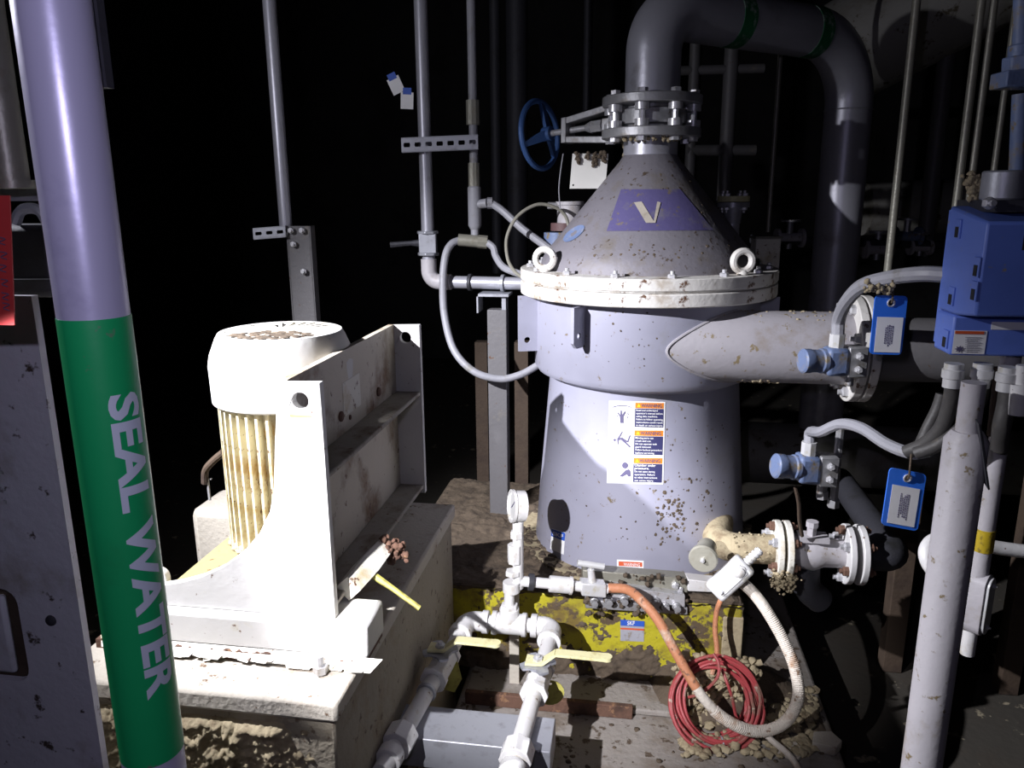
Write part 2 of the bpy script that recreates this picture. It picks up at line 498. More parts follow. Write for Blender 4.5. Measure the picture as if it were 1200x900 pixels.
ves = thing('pressure_screen', 'tall grey conical pressure screen vessel with white bolted rim and dusty cone lid', 'vessel', (AX, AY, .33))
obj('base_flange', MB().lathe([(.30, .33), (.45, .33), (.45, .345), (.38, .346)], (AX, AY, 0), n=64), M_mud, ves)
obj('lower_body', MB().lathe([(.393, .34), (.393, .35), (.341, .975), (.341, .99)], (AX, AY, 0), n=72), M_vessel, ves)
obj('drum', MB().lathe([(.335, .972), (.345, .983), (.385, 1.0), (.397, 1.02), (.397, 1.276)], (AX, AY, 0), n=72), M_vessel, ves)
obj('lower_rim', MB().lathe([(.39, 1.275), (.449, 1.276), (.449, 1.319), (.40, 1.32)], (AX, AY, 0), n=72), M_ring, ves, bev=.004)
obj('upper_rim', MB().lathe([(.40, 1.3205), (.443, 1.3205), (.443, 1.325), (.449, 1.327), (.449, 1.364), (.37, 1.366)], (AX, AY, 0), n=72), M_ring, ves, bev=.004)
obj('cone_lid', MB().lathe([(.376, 1.364), (.374, 1.39), (.355, 1.425), (.33, 1.452), (.105, 1.725), (.092, 1.745)], (AX, AY, 0), n=72), M_cone, ves, sharp=50)
obj('neck', MB().lathe([(.092, 1.744), (.092, 1.80)], (AX, AY, 0), n=40), M_pipe, ves)


def around(deg, r, z):      # deg measured from the side facing the photographer, positive to the right
    a = math.radians(deg); d = -HEAD*math.cos(a)+LAT*math.sin(a)
    return V((AX, AY, z))+d*r, d


for k in range(15):
    q, d = around(-47+24*k, .415, 1.364)
    inst('rim_bolt', HEX, ves, q, spin=k)
for dg in (-64, 36, 136, -136):
    q, d = around(dg, .413, 1.366)
    mb = MB().lathe([(.018, 0), (.018, .006), (.011, .014)], q, n=14)
    nd = (d*.35-HEAD*.9).normalized() if abs(dg) < 90 else d
    mb.ring(q+V((0, 0, .042)), nd, .031, .0115, 26, 8)
    obj('lifting_eye', mb, M_ring, ves)
for dg, wd, zt, zb in ((-81, .075, 1.272, 1.075), (-39, .072, 1.268, 1.135), (70, .068, 1.272, 1.135)):
    q, d = around(dg, 0, 0)
    t = V((-d.y, d.x, 0))
    c = .018
    out = [(.385, zt), (.39+wd, zt), (.39+wd, zb+c), (.39+wd-c, zb), (.395+c, zb), (.385, zb+c)] if dg != -81 else \
        [(.385, zt), (.39+wd, zt), (.39+wd, zb), (.385, zb)]
    obj('lifting_lug', MB().plate(out, [circle(.392+wd*.55, zb+.04, .011, 14)], V((AX, AY, 0))-t*.006, d, V((0, 0, 1)), t*.012), M_vessel, ves)
# emblem on the cone
em = obj('emblem', decal_quad([(728, 222), (797, 222), (836, 270), (711, 271)], .0015, 14, 8), M_violet, ves, label='faded violet trapezoid emblem with a pale V')
mb = decal_poly([(743, 238), (752, 237), (766, 260), (770, 237), (774, 238), (768, 262), (757, 262)], .004)
obj('emblem_letter', mb, M_veecream, em)
obj('badge', decal_poly([(673+15*math.cos(t)*.80+6*math.sin(t)*.55, 274+15*math.cos(t)*-.58+6*math.sin(t)*.8) for t in [k*math.pi/10 for k in range(20)]], .0025), M_badge, ves, label='oval pale blue badge on the cone')
# three stacked warning stickers
LT = [['Read and understand', "operator's manual before", 'using this machine.', 'Failure to follow operating', 'instructions could result', 'in death or serious injury.'],
      ['Moving parts can', 'crush and cut.', 'Do not operate with', 'guard removed.', 'Follow lockout procedure', 'before servicing.'],
      ['Chamber under', 'pressure.', 'Do not open during', 'operation. Failure', 'to obey instructions', 'can cause injury.']]
SH = .022
for k in range(3):
    y0 = 469.5+32.3*k; x0 = 714-1.0*k; x1 = 779.5-.8*k; y1 = y0+32.0; sl = SH*66
    lab = obj('warning_label', decal_quad([(x0, y0), (x1, y0+sl), (x1-.8, y1+sl), (x0-.9, y1)], .0012, 12, 4), M_paper, ves,
              label='white warning sticker with orange header and navy text panel')
    xm = x0+30.5; ys = y0+SH*30
    obj('header_band', decal_quad([(xm, ys+1.6), (x1-1.6, y0+sl+1.2), (x1-1.8, y0+sl+7.8), (xm-.2, ys+8)], .0018, 8, 2), M_orange, lab)
    obj('text_panel', decal_quad([(xm-.2, ys+8.4), (x1-1.8, y0+sl+8.2), (x1-2.4, y1+sl-2), (xm-.8, y1+SH*30-2)], .0018, 8, 4), M_navy, lab)
    mb = decal_text('WARNING', xm+7, ys+6.8, 4.2, .0026, SH, .012, width=24)
    obj('lettering', mb, M_ink, lab)
    mb = decal_poly([(xm+2, ys+6.6), (xm+4.2, ys+2.6), (xm+6.4, ys+6.8)], .0026)
    obj('alert_triangle', mb, mat('yellow_print', (.75, .55, .02), .5, bump=0), lab)
    mb = MB()
    big = 2.9 if k == 2 else 2.1
    yy = ys+11.4
    for i, ln in enumerate(LT[k]):
        h = big if (k == 2 and i < 2) else 2.1
        decal_text(ln, xm+1, yy, h, .0026, SH, .015, mb, width=min(31, len(ln)*(1.9 if h > 2.5 else 1.32)))
        yy += 3.5
    obj('lettering', mb, M_paper, lab)
    mb = MB()
    if k == 0:      # a hand under falling strips
        cx, cy = x0+15, y0+19
        decal_poly([(cx-2, cy+7), (cx-2.6, cy-1), (cx-5, cy-4), (cx-4, cy-5), (cx-2, cy-2), (cx-1.5, cy-8), (cx-.3, cy-8), (cx, cy-2.5), (cx+3.5, cy-7), (cx+4.4, cy-6), (cx+1.6, cy), (cx+2, cy+7)], .003, mb)
        for i in range(8):
            t0, t1 = math.pi*(.15+.7*i/8), math.pi*(.15+.7*(i+1)/8)
            decal_poly([(cx+12*math.cos(t0), cy-9-4*math.sin(t0)), (cx+12*math.cos(t1), cy-9-4*math.sin(t1)), (cx+12*math.cos(t1), cy-9.9-4*math.sin(t1)), (cx+12*math.cos(t0), cy-9.9-4*math.sin(t0))], .003, mb)
        for a, b in ((-6, -2), (5.5, -1), (-5.5, -6), (6, -5)):
            decal_poly([(cx+a, cy+b), (cx+a+1.6, cy+b+.8), (cx+a+1, cy+b+3)], .003, mb)
    elif k == 1:    # a tumbling figure
        cx, cy = x0+15, y0+12
        decal_poly([(cx-7.5+1.6*math.cos(t), cy+1.5+1.6*math.sin(t)) for t in [i*.785 for i in range(8)]], .003, mb)
        for a in ([(-5, 0), (1.5, -1.5), (3, 1), (-4, 2)], [(-4.5, 0), (1.2, -9), (2, -8), (-2.5, .5)], [(1, -1.5), (8, 3), (7, 4.5), (1, 1)],
                  [(6.8, 3.4), (9.8, -4.2), (11, -4), (8.4, 4.4)], [(1.5, 0), (11, 9), (10, 10.5), (0, 1.5)], [(-4.6, .6), (-4.4, 7), (-3.4, 7), (-2.8, 1)],
                  [(-10.6, 3), (-9.8, 5.5), (-10.8, 5)], [(-8.6, 7), (-8, 8.6), (-9.2, 8)]):
            decal_poly([(cx+u, cy+v) for u, v in a], .003, mb)
    else:           # a bust leaning away from a jet
        cx, cy = x0+20.5, y0+11
        decal_poly([(cx+3.6*math.cos(t), cy+3.8*math.sin(t)) for t in [i*.524 for i in range(12)]], .003, mb)
        decal_poly([(cx-7, cy+13), (cx+1, cy+5.4), (cx+4.5, cy+4.4), (cx+6.4, cy+6.5), (cx+6.6, cy+13), (cx+4, cy+13.2), (cx+2, cy+10.5), (cx-3, cy+13.4)], .003, mb)
        decal_poly([(cx-13, cy+.6), (cx-10, cy+1.4), (cx-13, cy+2)], .003, mb)
        decal_poly([(cx-9.5, cy+.8), (cx-5, cy+1.1), (cx-9.5, cy+1.5)], .003, mb)
    obj('pictogram', mb, M_ink, lab)
# bearing maker's sticker and small red-banded sticker low on the body
lab = obj('maker_label', decal_quad([(647, 619), (663, 624), (661, 650), (645, 643)], .0015, 5, 5), M_paper, ves, label='small white and blue sticker low on the body')
obj('blue_band', decal_quad([(647, 619.5), (663, 624.5), (662.2, 634), (646.4, 628)], .0022, 5, 3), M_skf, lab)
obj('lettering', decal_text('SKF', 648.2, 626.8, 4.4, .0032, .32, .02, width=12.5), M_paper, lab)
lab = obj('small_label', decal_quad([(723, 655.5), (754.5, 657), (754, 671.5), (723, 670.5)], .0015, 6, 3), M_paper, ves, label='small white sticker with red band above the base')
obj('red_band', decal_quad([(725, 657.5), (752.5, 658.8), (752.5, 664), (725, 662.8)], .0022, 6, 2), M_redprint, lab)
obj('lettering', decal_text('WARNING', 731, 662.6, 3.6, .003, .04, .01, width=19), M_paper, lab)
# dried pulp splashes: small flat lumps
mb = MB(); g = random.Random(3)
for x0, y0, x1, y1, n, s in ((770, 560, 835, 640, 60, .0055), (720, 480, 850, 640, 90, .003), (655, 470, 720, 640, 14, .003), (640, 200, 850, 300, 60, .0045),
                             (690, 190, 830, 250, 26, .004), (640, 285, 860, 306, 30, .005), (640, 365, 780, 430, 26, .003), (768, 585, 802, 632, 40, .006)):
    for _ in range(n):
        x, y = g.uniform(x0, x1), g.uniform(y0, y1)
        q, nn = hit(x, y, 0)
        if prof_r(q.z) <= 0 or (q-V((AX, AY, q.z))).length > .46: continue
        mb.lump(q, s*g.uniform(.35, 1.4), g, .12, nn)
obj('dried_pulp_splashes', mb, M_muddark, ves, kind='stuff')
# muck round the base flange
mb = MB()
for _ in range(260):
    dg = g.uniform(-100, 100); q, d = around(dg, g.uniform(.385, .46), .345)
    if -12 < dg < 75 and g.random() < .75: continue
    mb.lump(q, g.uniform(.004, .018), g, .5)
obj('muck_round_base', mb, M_muddark, ves, kind='stuff')

# tangential outlet pipe with flange
OZ = p(860, 405, 2.45).z
OY = AY-.277
FX = pY(992, 412, OY).x
out = thing('outlet_pipe', 'thick pale outlet pipe leaving the drum sideways with a bolted flange', 'pipe', (FX, OY, OZ-.115))
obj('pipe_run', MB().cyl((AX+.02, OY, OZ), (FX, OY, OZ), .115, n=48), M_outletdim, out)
mb = MB(); n = 60
for k in range(n):      # weld bead where pipe meets drum
    pass
pts = []
for k in range(41):
    t = math.pi*(.5+k/40)
    z = OZ+.1155*math.sin(t); yy = OY+.1155*math.cos(t)
    h2 = .398**2-(yy-AY)**2
    pts.append((AX+(math.sqrt(h2) if h2 > 0 else 0), yy, z))
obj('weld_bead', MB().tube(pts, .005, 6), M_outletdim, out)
obj('flange_ring', MB().cyl((FX, OY, OZ), (FX+.026, OY, OZ), .168, n=44), M_ring, out, bev=.003)
obj('mating_ring', MB().cyl((FX+.032, OY, OZ), (FX+.058, OY, OZ), .168, n=44), M_ring, out, bev=.003)
obj('far_pipe_run', MB().cyl((FX+.058, OY, OZ), (FX+1.6, OY, OZ), .10, n=36), M_dimsteel, out)
for k in range(8):
    a = math.pi/8+k*math.pi/4
    inst('flange_bolt', HEX, out, (FX-.002, OY+.14*math.cos(a), OZ+.14*math.sin(a)), (-1, 0, 0), scale=1.2)
mb = MB()
for _ in range(60):
    x = AX+g.uniform(.22, .62); a = g.gauss(math.pi/2, .35)
    mb.lump((x, OY+.115*math.cos(a), OZ+.115*math.sin(a)), g.uniform(.002, .007), g, .5)
for _ in range(40):
    x = AX+g.gauss(.36, .03); a = g.gauss(-math.pi*.62, .12)
    mb.lump((x, OY+.115*math.cos(a), OZ+.115*math.sin(a)), g.uniform(.003, .008), g, .5)
obj('dried_pulp_crumbs', mb, M_mud, out, kind='stuff')

# ------------------------------------------------------------------ valve on top, its flanges and hand wheel
vz0, vz1 = 1.80, 1.935
val = thing('butterfly_valve', 'flanged shut-off valve on the cone neck with side yoke and blue hand wheel', 'valve', (AX, AY, vz0))
obj('lower_flange', MB().cyl((AX, AY, vz0), (AX, AY, vz0+.03), .168, n=44), M_steel, val, bev=.003)
obj('upper_flange', MB().cyl((AX, AY, vz1-.03), (AX, AY, vz1), .168, n=44), M_steel, val, bev=.003)
obj('valve_body', MB().lathe([(.10, vz0+.03), (.10, vz0+.04), (.118, vz0+.045), (.118, vz1-.045), (.10, vz1-.04), (.10, vz1-.03)], (AX, AY, 0), n=40), M_steel, val)
STUD = meshonly('flange_stud', MB().cyl((0, 0, -.014), (0, 0, .150), .0105, n=8).lathe([(.0175, -.014), (.0175, .0)], (0, 0, 0), n=6)
                .lathe([(.0175, .135), (.0175, .149)], (0, 0, 0), n=6).lathe([(.024, .031), (.024, .053)], (0, 0, 0), n=14)
                .lathe([(.024, .082), (.024, .104)], (0, 0, 0), n=14), M_bolt)
for k in range(8):
    a = math.radians(22.5+45*k)+YAW
    inst('flange_stud', STUD, val, (AX+.142*math.cos(a), AY+.142*math.sin(a), vz0), spin=k*.4)
sd = (-LAT*.81+HEAD*.59-V((0, 0, .07))).normalized()          # stem direction
sn = V((0, 0, 1)).cross(sd).normalized()
vc = V((AX, AY, (vz0+vz1)/2))
mb = MB()
for s in (1, -1):
    mb.obox(vc+sd*.235+V((0, 0, s*.044)), (sd+V((0, 0, -s*.12))).normalized(), sn, V((0, 0, 1)), .108, .030, .011)
mb.obox(vc+sd*.335, sd, sn, V((0, 0, 1)), .010, .034, .044)
mb.obox(vc+sd*.125, sd, sn, V((0, 0, 1)), .010, .034, .062)
mb.obox(vc+sd*.15, sd, sn, V((0, 0, 1)), .03, .026, .020)
obj('yoke', mb, M_steel, val, bev=.002)
obj('stem', MB().cyl(vc+sd*.10, vc+sd*.43, .011, n=12).cyl(vc+sd*.19, vc+sd*.235, .022, n=6).cyl(vc+sd*.235, vc+sd*.26, .022, .012, n=14), M_bolt, val)
hub = vc+sd*.425
wh = obj('hand_wheel', MB().ring(hub+sd*.035, sd, .122, .0105, 40, 10), M_bluewheel, val)
mb = MB().cyl(hub-sd*.018, hub+sd*.018, .026, n=16)
obj('hub', mb, M_bluewheel, wh)
u, v, _ = frame(sd)
for k in range(3):
    a = math.radians(100+120*k); dr = u*math.cos(a)+v*math.sin(a); pr = sd.cross(dr)
    mb = MB().add([hub+dr*.02+pr*.018-sd*.006, hub+dr*.02-pr*.018-sd*.006, hub+dr*.120-pr*.009+sd*.028, hub+dr*.120+pr*.009+sd*.028,
                   hub+dr*.02+pr*.018+sd*.008, hub+dr*.02-pr*.018+sd*.008, hub+dr*.120-pr*.009+sd*.042, hub+dr*.120+pr*.009+sd*.042],
                  [(0, 1, 2, 3), (7, 6, 5, 4), (0, 4, 5, 1), (1, 5, 6, 2), (2, 6, 7, 3), (3, 7, 4, 0)])
    obj('spoke', mb, M_bluewheel, wh)
mb = MB()
for _ in range(40):
    a = g.uniform(3.3, 5.6)
    mb.lump((AX+.13*math.cos(a), AY+.13*math.sin(a), vz0-g.uniform(0, .015)), g.uniform(.004, .009), g)
for t in range(14):
    mb.lump(V((AX, AY, 0))+sd*(.105+.004*math.sin(t))+sn*-.02+V((0, 0, vz0-.005*t)), .014-.0005*t, g)
obj('hanging_muck', mb, M_mud, val, kind='stuff')

# white plate hung under the yoke
td = 2.82
c = [p(671, 180, td), p(713, 180, td), p(711, 223, td), p(667.5, 221, td)]
e1, e2 = (c[1]-c[0]), (c[3]-c[0]); nn = e1.cross(e2).normalized()
tp = thing('tag_plate', 'white metal tag plate with brown drips hung below the valve yoke', 'tag', (c[2]+c[3])/2)
o1 = [(0, 0), (e1.length, 0), (e1.length, e2.length), (0, e2.length)]
obj('plate', MB().plate(o1, [circle(.012, e2.length-.012, .0035, 8), circle(e1.length-.012, e2.length-.012, .0035, 8)], c[0], e1.normalized(), e2.normalized(), nn*.003), M_tagplate, tp)
mb = MB()
for x, L in ((677, 14), (688, 8), (697, 17), (708, 12), (703, 7)):
    for t in range(int(L*1.2)):
        mb.lump(p(x+g.uniform(-2, 2), 179+t/1.2, td-.006), g.uniform(.004, .009), g)
obj('dried_drips', mb, M_muddark, tp, kind='stuff')
tag(obj('hanging_wire', MB().tube(spline([p(660, 180, 2.86), p(657, 200, 2.86), p(655, 222, 2.86), p(656.5, 245, 2.88)]), .0022, 6), M_conduit),
    'thin pale wire hanging from the yoke beside the white plate', 'wire')

# ------------------------------------------------------------------ overhead pipe
Q = p(985, 230, 3.3)
zt = p(860, 25, 2.97).z
ov = thing('overhead_pipe', 'large grey pipe rising from the valve, crossing over and dropping behind', 'pipe', (Q.x, Q.y, .60))
path = fillet([(AX, AY, vz1), (AX, AY, zt), (Q.x, Q.y, zt), (Q.x, Q.y, .60)], .26, 14)
obj('pipe_run', MB().tube(path, .092, 32), M_pipe, ov)
dirp = (V((Q.x, Q.y, 0))-V((AX, AY, 0))).normalized()
for f in (.34, .735):
    q = V((AX, AY, zt)).lerp(V((Q.x, Q.y, zt)), f)
    obj('tape_band', MB().tube([q-dirp*.032, q+dirp*.032], .0935, 32), M_tape, ov, label='ragged green and white tape band')
obj('weld_ring', MB().ring((Q.x, Q.y, zt-.27), (0, 0, 1), .0925, .003, 36, 6), M_pipe, ov)

# ------------------------------------------------------------------ concrete pedestal, sole plate, motor bracket, motor
KM = 0.88                                  # how near the motor stands
B = p(393, 725, 1.7*KM)
XB, YB, ZB = B.x, B.y, B.z
YK = YB+.86*KM                                    # back plate
ZT = pY(378, 449, YB).z
PEDZ = ZB-.115*KM
XR = pz(394, 826, PEDZ).x; YF = pz(394, 826, PEDZ).y
XL = XB-.66*KM
ped = thing('motor_pedestal', 'stained concrete pedestal with crumbling front under the white motor bracket', 'pedestal', ((XL+XR)/2, 2.0, FLZ))
TX = pY(178, 707, YB).x                        # toe of the bracket
obj('top_slab', MB().plate([(XL, YF), (XR, YF), (XR, YK+.15), (TX+.02, YK+.15), (TX+.02, YB+.12), (XL, YB+.12)], [], (0, 0, PEDZ-.045), (1, 0, 0), (0, 1, 0), (0, 0, .045)), M_conctop, ped, bev=.008)
obj('plinth_block', MB().plate([(XL+.01, YF+.012), (XR-.012, YF+.012), (XR-.012, YK+.14), (TX+.03, YK+.14), (TX+.03, YB+.11), (XL+.01, YB+.11)], [], (0, 0, FLZ), (1, 0, 0), (0, 1, 0), (0, 0, PEDZ-.045-FLZ)), M_conc, ped, bev=.006)
mb = MB(); g = random.Random(11)
Wd, Hd = XR-.03-(XL+.05), .26
hfield(mb, (XL+.05, YF+.012, PEDZ-.055-Hd), (1, 0, 0), (0, 0, 1), (0, -1, 0), Wd, Hd, 150, 60,
       lambda a, b: -.008+(.024+.022*fbm(a, b, 9, 2)+.020*fbm(a, b, 45, 5)+.010*fbm(a, b, 120, 8))*min(1, max(-.3, (Wd-.06-a)/.10+.4+1.2*fbm(a, b, 10, 4)))*rim(a, b, Wd, Hd, .03))
obj('spalled_rubble', mb, M_mud, ped, kind='stuff')

SX1 = pz(437, 758, PEDZ+.03).x
sole = thing('sole_plate', 'white painted steel sole beams with rust-eaten lower edge on the concrete', 'base beam', ((XL+SX1)/2, 2.0, PEDZ))
obj('front_beam', MB().box2((XL+.03, YB-.02, PEDZ+.018), (SX1, YB+.10, ZB-.001)), M_white, sole, bev=.010)
obj('rear_beam', MB().box2((TX+.03, YK-.12, PEDZ), (XB-.12, YK+.02, ZB-.001)), M_white, sole, bev=.010)
g = random.Random(5)
top = [(XL+.02+i*(SX1-XL-.03)/60, PEDZ+.018+g.uniform(-.002, .006)) for i in range(61)]
bot = [(a, PEDZ) for a, b in reversed(top)]
obj('rust_layer', MB().plate(top+bot, [], (0, YB-.032, 0), (1, 0, 0), (0, 0, 1), (0, .14, 0)), M_rust, sole)
mb = MB()
for _ in range(46):
    x = g.uniform(XL+.05, SX1); wd = g.uniform(.012, .05)
    y = YB-.03-g.uniform(0, .012)
    mb.add([(x-wd, YB-.021, PEDZ+.026), (x+wd, YB-.021, PEDZ+.026), (x+wd*.6, y-.012, PEDZ+g.uniform(.004, .014)), (x-wd*.5, y-.010, PEDZ+g.uniform(.002, .014))], [(0, 1, 2, 3)])
obj('paint_flakes', mb, M_whitedirty, sole, kind='stuff')
q = pY(374, 760, YB-.055)
obj('anchor_nut', MB().cyl((q.x, q.y, PEDZ), (q.x, q.y, PEDZ+.045), .009, n=10).lathe([(.016, .0), (.016, .016)], (q.x, q.y, PEDZ+.006), n=6), M_steel, sole)

mbk = thing('motor_bracket', 'white steel motor bracket with two tall curved end plates and grimy shelves', 'bracket', ((XB-.24), (YB+YK)/2, ZB))
outl = [(393, 725), (378, 449), (325, 449), (322, 520), (321, 575), (316, 600), (304, 625), (286, 646), (262, 664), (236, 676), (210, 683), (190, 686), (180, 692), (178, 707)]
o2 = [(q.x-XB, q.z-ZB) for q in (pY(a, b, YB) for a, b in outl)]
o2[0] = (0, 0); o2[1] = (0, ZT-ZB); o2[-1] = (o2[-1][0], 0)
hq = pY(352, 470, YB)
hole = circle(hq.x-XB, hq.z-ZB, .0195*KM, 22)
fp = obj('end_plate', MB().plate(o2, [hole], (XB, YB, ZB), (1, 0, 0), (0, 0, 1), (0, .02, 0)), M_white, mbk, bev=.002)
c = pY(353, 488, YB)
st = obj('sticker', MB().obox((c.x, YB-.0008, c.z), (1, 0, 0), (0, 0, 1), (0, 1, 0), .026, .005, .0006), M_paper, fp)
obj('red_stripe', MB().obox((c.x, YB-.0018, c.z+.001), (1, 0, 0), (0, 0, 1), (0, 1, 0), .024, .0026, .0005), mat('faded_red', (.7, .25, .12), .6, bump=0), st)
obj('end_plate', MB().plate(o2, [hole], (XB, YK-.02, ZB), (1, 0, 0), (0, 0, 1), (0, .02, 0)), M_white, mbk, bev=.002)
XP = XB-.088*KM
pan = obj('mounting_panel', MB().box2((XP-.016, YB+.02, ZB), (XP, YK-.02, ZT)), M_panel, mbk)
zs1 = pY(387, 556, YB+.02).z
for z, name in ((zs1, 'shelf'), (ZB+.028, 'shelf')):
    obj(name, MB().box2((XP, YB+.02, z-.012), (XB-.004, YK-.02, z)), M_shelf, mbk, bev=.003)
BIGB = meshonly('panel_bolt', MB().lathe([(.013, -.002), (.013, .004), (.010, .006)], (0, 0, 0), n=14), M_rust)
for a, b in ((399, 488), (443, 459), (410, 489)):
    q = pX(a, b, XP); inst('panel_bolt', BIGB, mbk, q, (1, 0, 0), scale=1.0 if a != 410 else .5)
q = pX(412, 461, XP)
obj('old_label', MB().box2((XP, q.y-.06, q.z-.045), (XP+.0012, q.y+.06, q.z+.04)), M_whitedirty, mbk)
obj('base_tray', MB().box2((XB+o2[-1][0]+.012, YB+.02, ZB), (XP-.016, YK-.02, ZB+.018)), M_tray, mbk)
tq = pY(186, 690, YB+.02)
lug = [(-.021, 0)]+[(.021*math.cos(math.pi-k*math.pi/10), 0.035+.021*math.sin(k*math.pi/10)) for k in range(11)]+[(.021, 0)]
obj('toe_lug', MB().plate(lug, [circle(0, .033, .010, 14)], (tq.x, YB+.02, ZB+.018), (1, 0, 0), (0, 0, 1), (0, .018, 0)), M_white, mbk, bev=.002)
# corroded foot sticking out of the bracket's right side
q0, q1 = p(408, 690, 1.78*KM), p(446, 645, 1.98*KM)
ft = obj('corroded_foot', MB().tube([q0, q0.lerp(q1, .5), q1], [.030, .034, .030], 4), M_whitedirty, mbk)
mb = MB()
for _ in range(70):
    t = g.random(); q = q1.lerp(p(468, 637, 2.0*KM), t)
    mb.lump(q+V((g.gauss(0, .012), g.gauss(0, .012), g.gauss(-.012, .016))), g.uniform(.005, .013), g)
obj('rust_chunk', mb, M_rust, ft, kind='stuff')
a, b = p(437, 674, 1.64), p(492, 713, 1.60)
tag(obj('yellow_stick', MB().tube([a, a.lerp(b, .4)+V((0, 0, .002)), b], [.009, .0065, .0060], 6), M_yellowtag), 'short muddy yellow stick jutting out beside the rusty foot', 'stick')

MC = p(333, 440, 2.16*KM)
MX_, MY_ = MC.x, MC.y
def mz(y): return p(333, y, 2.16*KM).z
mot = thing('electric_motor', 'white vertical electric motor with slotted fan cover and rust-flecked cooling fins', 'motor', (MX_, MY_, ZB+.018))
zc0, zc1 = mz(465), mz(387)
obj('fan_cover', MB().lathe([(.196*KM, zc0), (.200*KM, zc0+.004), (.202*KM, zc0+.11*KM), (.197*KM, zc0+.135*KM), (.178*KM, zc1-.012), (.170*KM, zc1), (.154*KM, zc1), (.154*KM, zc1-.006), (.165*KM, zc1-.008), (.19*KM, zc0+.12*KM), (.19*KM, zc0)], (MX_, MY_, 0), n=56, close=True), M_white, mot, sharp=40)
obj('cover_cap', MB().lathe([(.055*KM, zc1-.004), (.055*KM, zc1), (.03*KM, zc1+.001)], (MX_, MY_, 0), n=32), M_whitedirty, mot)
bar = meshonly('grille_bar', MB().obox((.103*KM, 0, 0), (1, 0, 0), (0, 1, 0), (0, 0, 1), .053*KM, .0052*KM, .003), M_whitedirty)
for k in range(28):
    o = inst('grille_bar', bar, mot, (MX_, MY_, zc1-.003)); o.rotation_euler = (0, 0, 2*math.pi*k/28)
obj('fan', MB().lathe([(.16*KM, zc1-.05), (.16*KM, zc1-.04)], (MX_, MY_, 0), n=30), M_black, mot)
mb = MB()
for _ in range(120):
    a = g.uniform(math.pi*1.12, 2*math.pi*.92)+YAW; r = g.uniform(.03, .14)*KM
    mb.lump((MX_+r*math.cos(a), MY_+r*math.sin(a), zc1), g.uniform(.006, .016), g, .12)
obj('rust_crust', mb, M_muddark, mot, kind='stuff')
zb0 = mz(622)
obj('stator_body', MB().lathe([(.158*KM, zb0), (.158*KM, zc0+.01)], (MX_, MY_, 0), n=48), M_fin, mot)
fin = meshonly('cooling_fin', MB().box2((.150*KM, -.0034, zb0-.5*(zb0+zc0)), (.187*KM, .0034, zc0-.5*(zb0+zc0))), M_fin)
for k in range(40):
    o = inst('cooling_fin', fin, mot, (MX_, MY_, .5*(zb0+zc0))); o.rotation_euler = (0, 0, 2*math.pi*k/40)
obj('end_bell', MB().lathe([(.185*KM, ZB+.018), (.185*KM, ZB+.034), (.15*KM, ZB+.04), (.15*KM, zb0), (.165*KM, zb0+.006)], (MX_, MY_, 0), n=40), M_whitedirty, mot)
mb = MB()
for _ in range(60):
    a = g.uniform(3.2, 4.9)
    mb.lump((MX_+.16*math.cos(a), MY_+.16*math.sin(a), ZB+.022), g.uniform(.004, .014), g, .6)
obj('fallen_flakes', mb, M_mud, mot, kind='stuff')
# terminal box lug with hanging pin on the far side of the motor
q = p(240, 548, 2.3*KM)
obj('cable_elbow', MB().tube(spline([p(262, 530, 2.28*KM), p(250, 540, 2.3*KM), p(241, 551, 2.32*KM), p(240, 566, 2.33*KM)], 6), .010, 10), M_brown, mot)
tag(obj('hanging_pin', MB().cyl(p(243, 560, 2.33*KM), p(246, 586, 2.33*KM), .004, n=8).obox(p(243, 561, 2.33*KM), LAT, HEAD, (0, 0, 1), .012, .004, .002), M_steel), 'small steel pin dangling from the elbow behind the motor', 'pin')
bz = ZB-.06
q = p(226, 640, 2.62*KM)
blk = thing('rear_block', 'pale rounded machine block standing behind the motor', 'block', (q.x+.1, q.y+.1, FLZ))
obj('block_body', MB().box2((q.x, q.y, FLZ), (q.x+.2, q.y+.2, p(230, 597, 2.62*KM).z)), M_conctop, blk, bev=.025)

# ------------------------------------------------------------------ muddy yellow base frame and its concrete plinth
BF = AY-.475                                   # front face
BL = pY(452, 690, BF).x; BR = pY(872, 700, BF).x
base = thing('yellow_base_frame', 'mud-caked yellow painted base frame carrying the grey vessel', 'base frame', ((BL+BR)/2, AY, 0))
obj('frame_body', MB().box2((BL, BF, .02), (BR, AY+.5, .32)), M_yellow, base, bev=.01)
mb = MB(); g = random.Random(21)
obj('top_crust', MB().box2((BL+.004, BF+.004, .315), (BR-.004, AY+.49, .33)), M_muddark, base, bev=.004)
hfield(mb, (BL, BF, .328), (1, 0, 0), (0, 1, 0), (0, 0, 1), BR-BL, .98, 130, 110,
       lambda a, b: (-.006+.016+.030*fbm(a, b, 7, 1)+.016*fbm(a, b, 30, 3)+.008*fbm(a, b, 90, 9))*rim(a, b, BR-BL, .98, .02)-.004)
obj('top_muck', mb, M_muddark, base, kind='stuff')
mb = MB()
hfield(mb, (BL, BF, .02), (1, 0, 0), (0, 0, 1), (0, -1, 0), BR-BL, .31, 190, 60,
       lambda a, b: -.006+.016*max(0, 1-b/.16)*(1+1.5*fbm(a, b, 8, 6))+.022*fbm(a, b, 14, 11)+.013*fbm(a, b, 50, 13)+.02*max(0, (b-.285)/.02))
obj('front_muck', mb, M_muddark, base, kind='stuff')
lq = [pY(a, b, BF-.0015) for a, b in ((727, 726), (755, 728), (754.5, 752), (727, 751))]
lab = obj('maker_label', MB().add(lq, [(0, 1, 2, 3)]), mat('grimy_sticker', (.36, .36, .40), .6, 0, MUD, .4, 40, bump=0), base, label='grimy white sticker with blue band')
lq = [pY(a, b, BF-.003) for a, b in ((727, 726), (755, 728), (755, 734.5), (727, 733))]
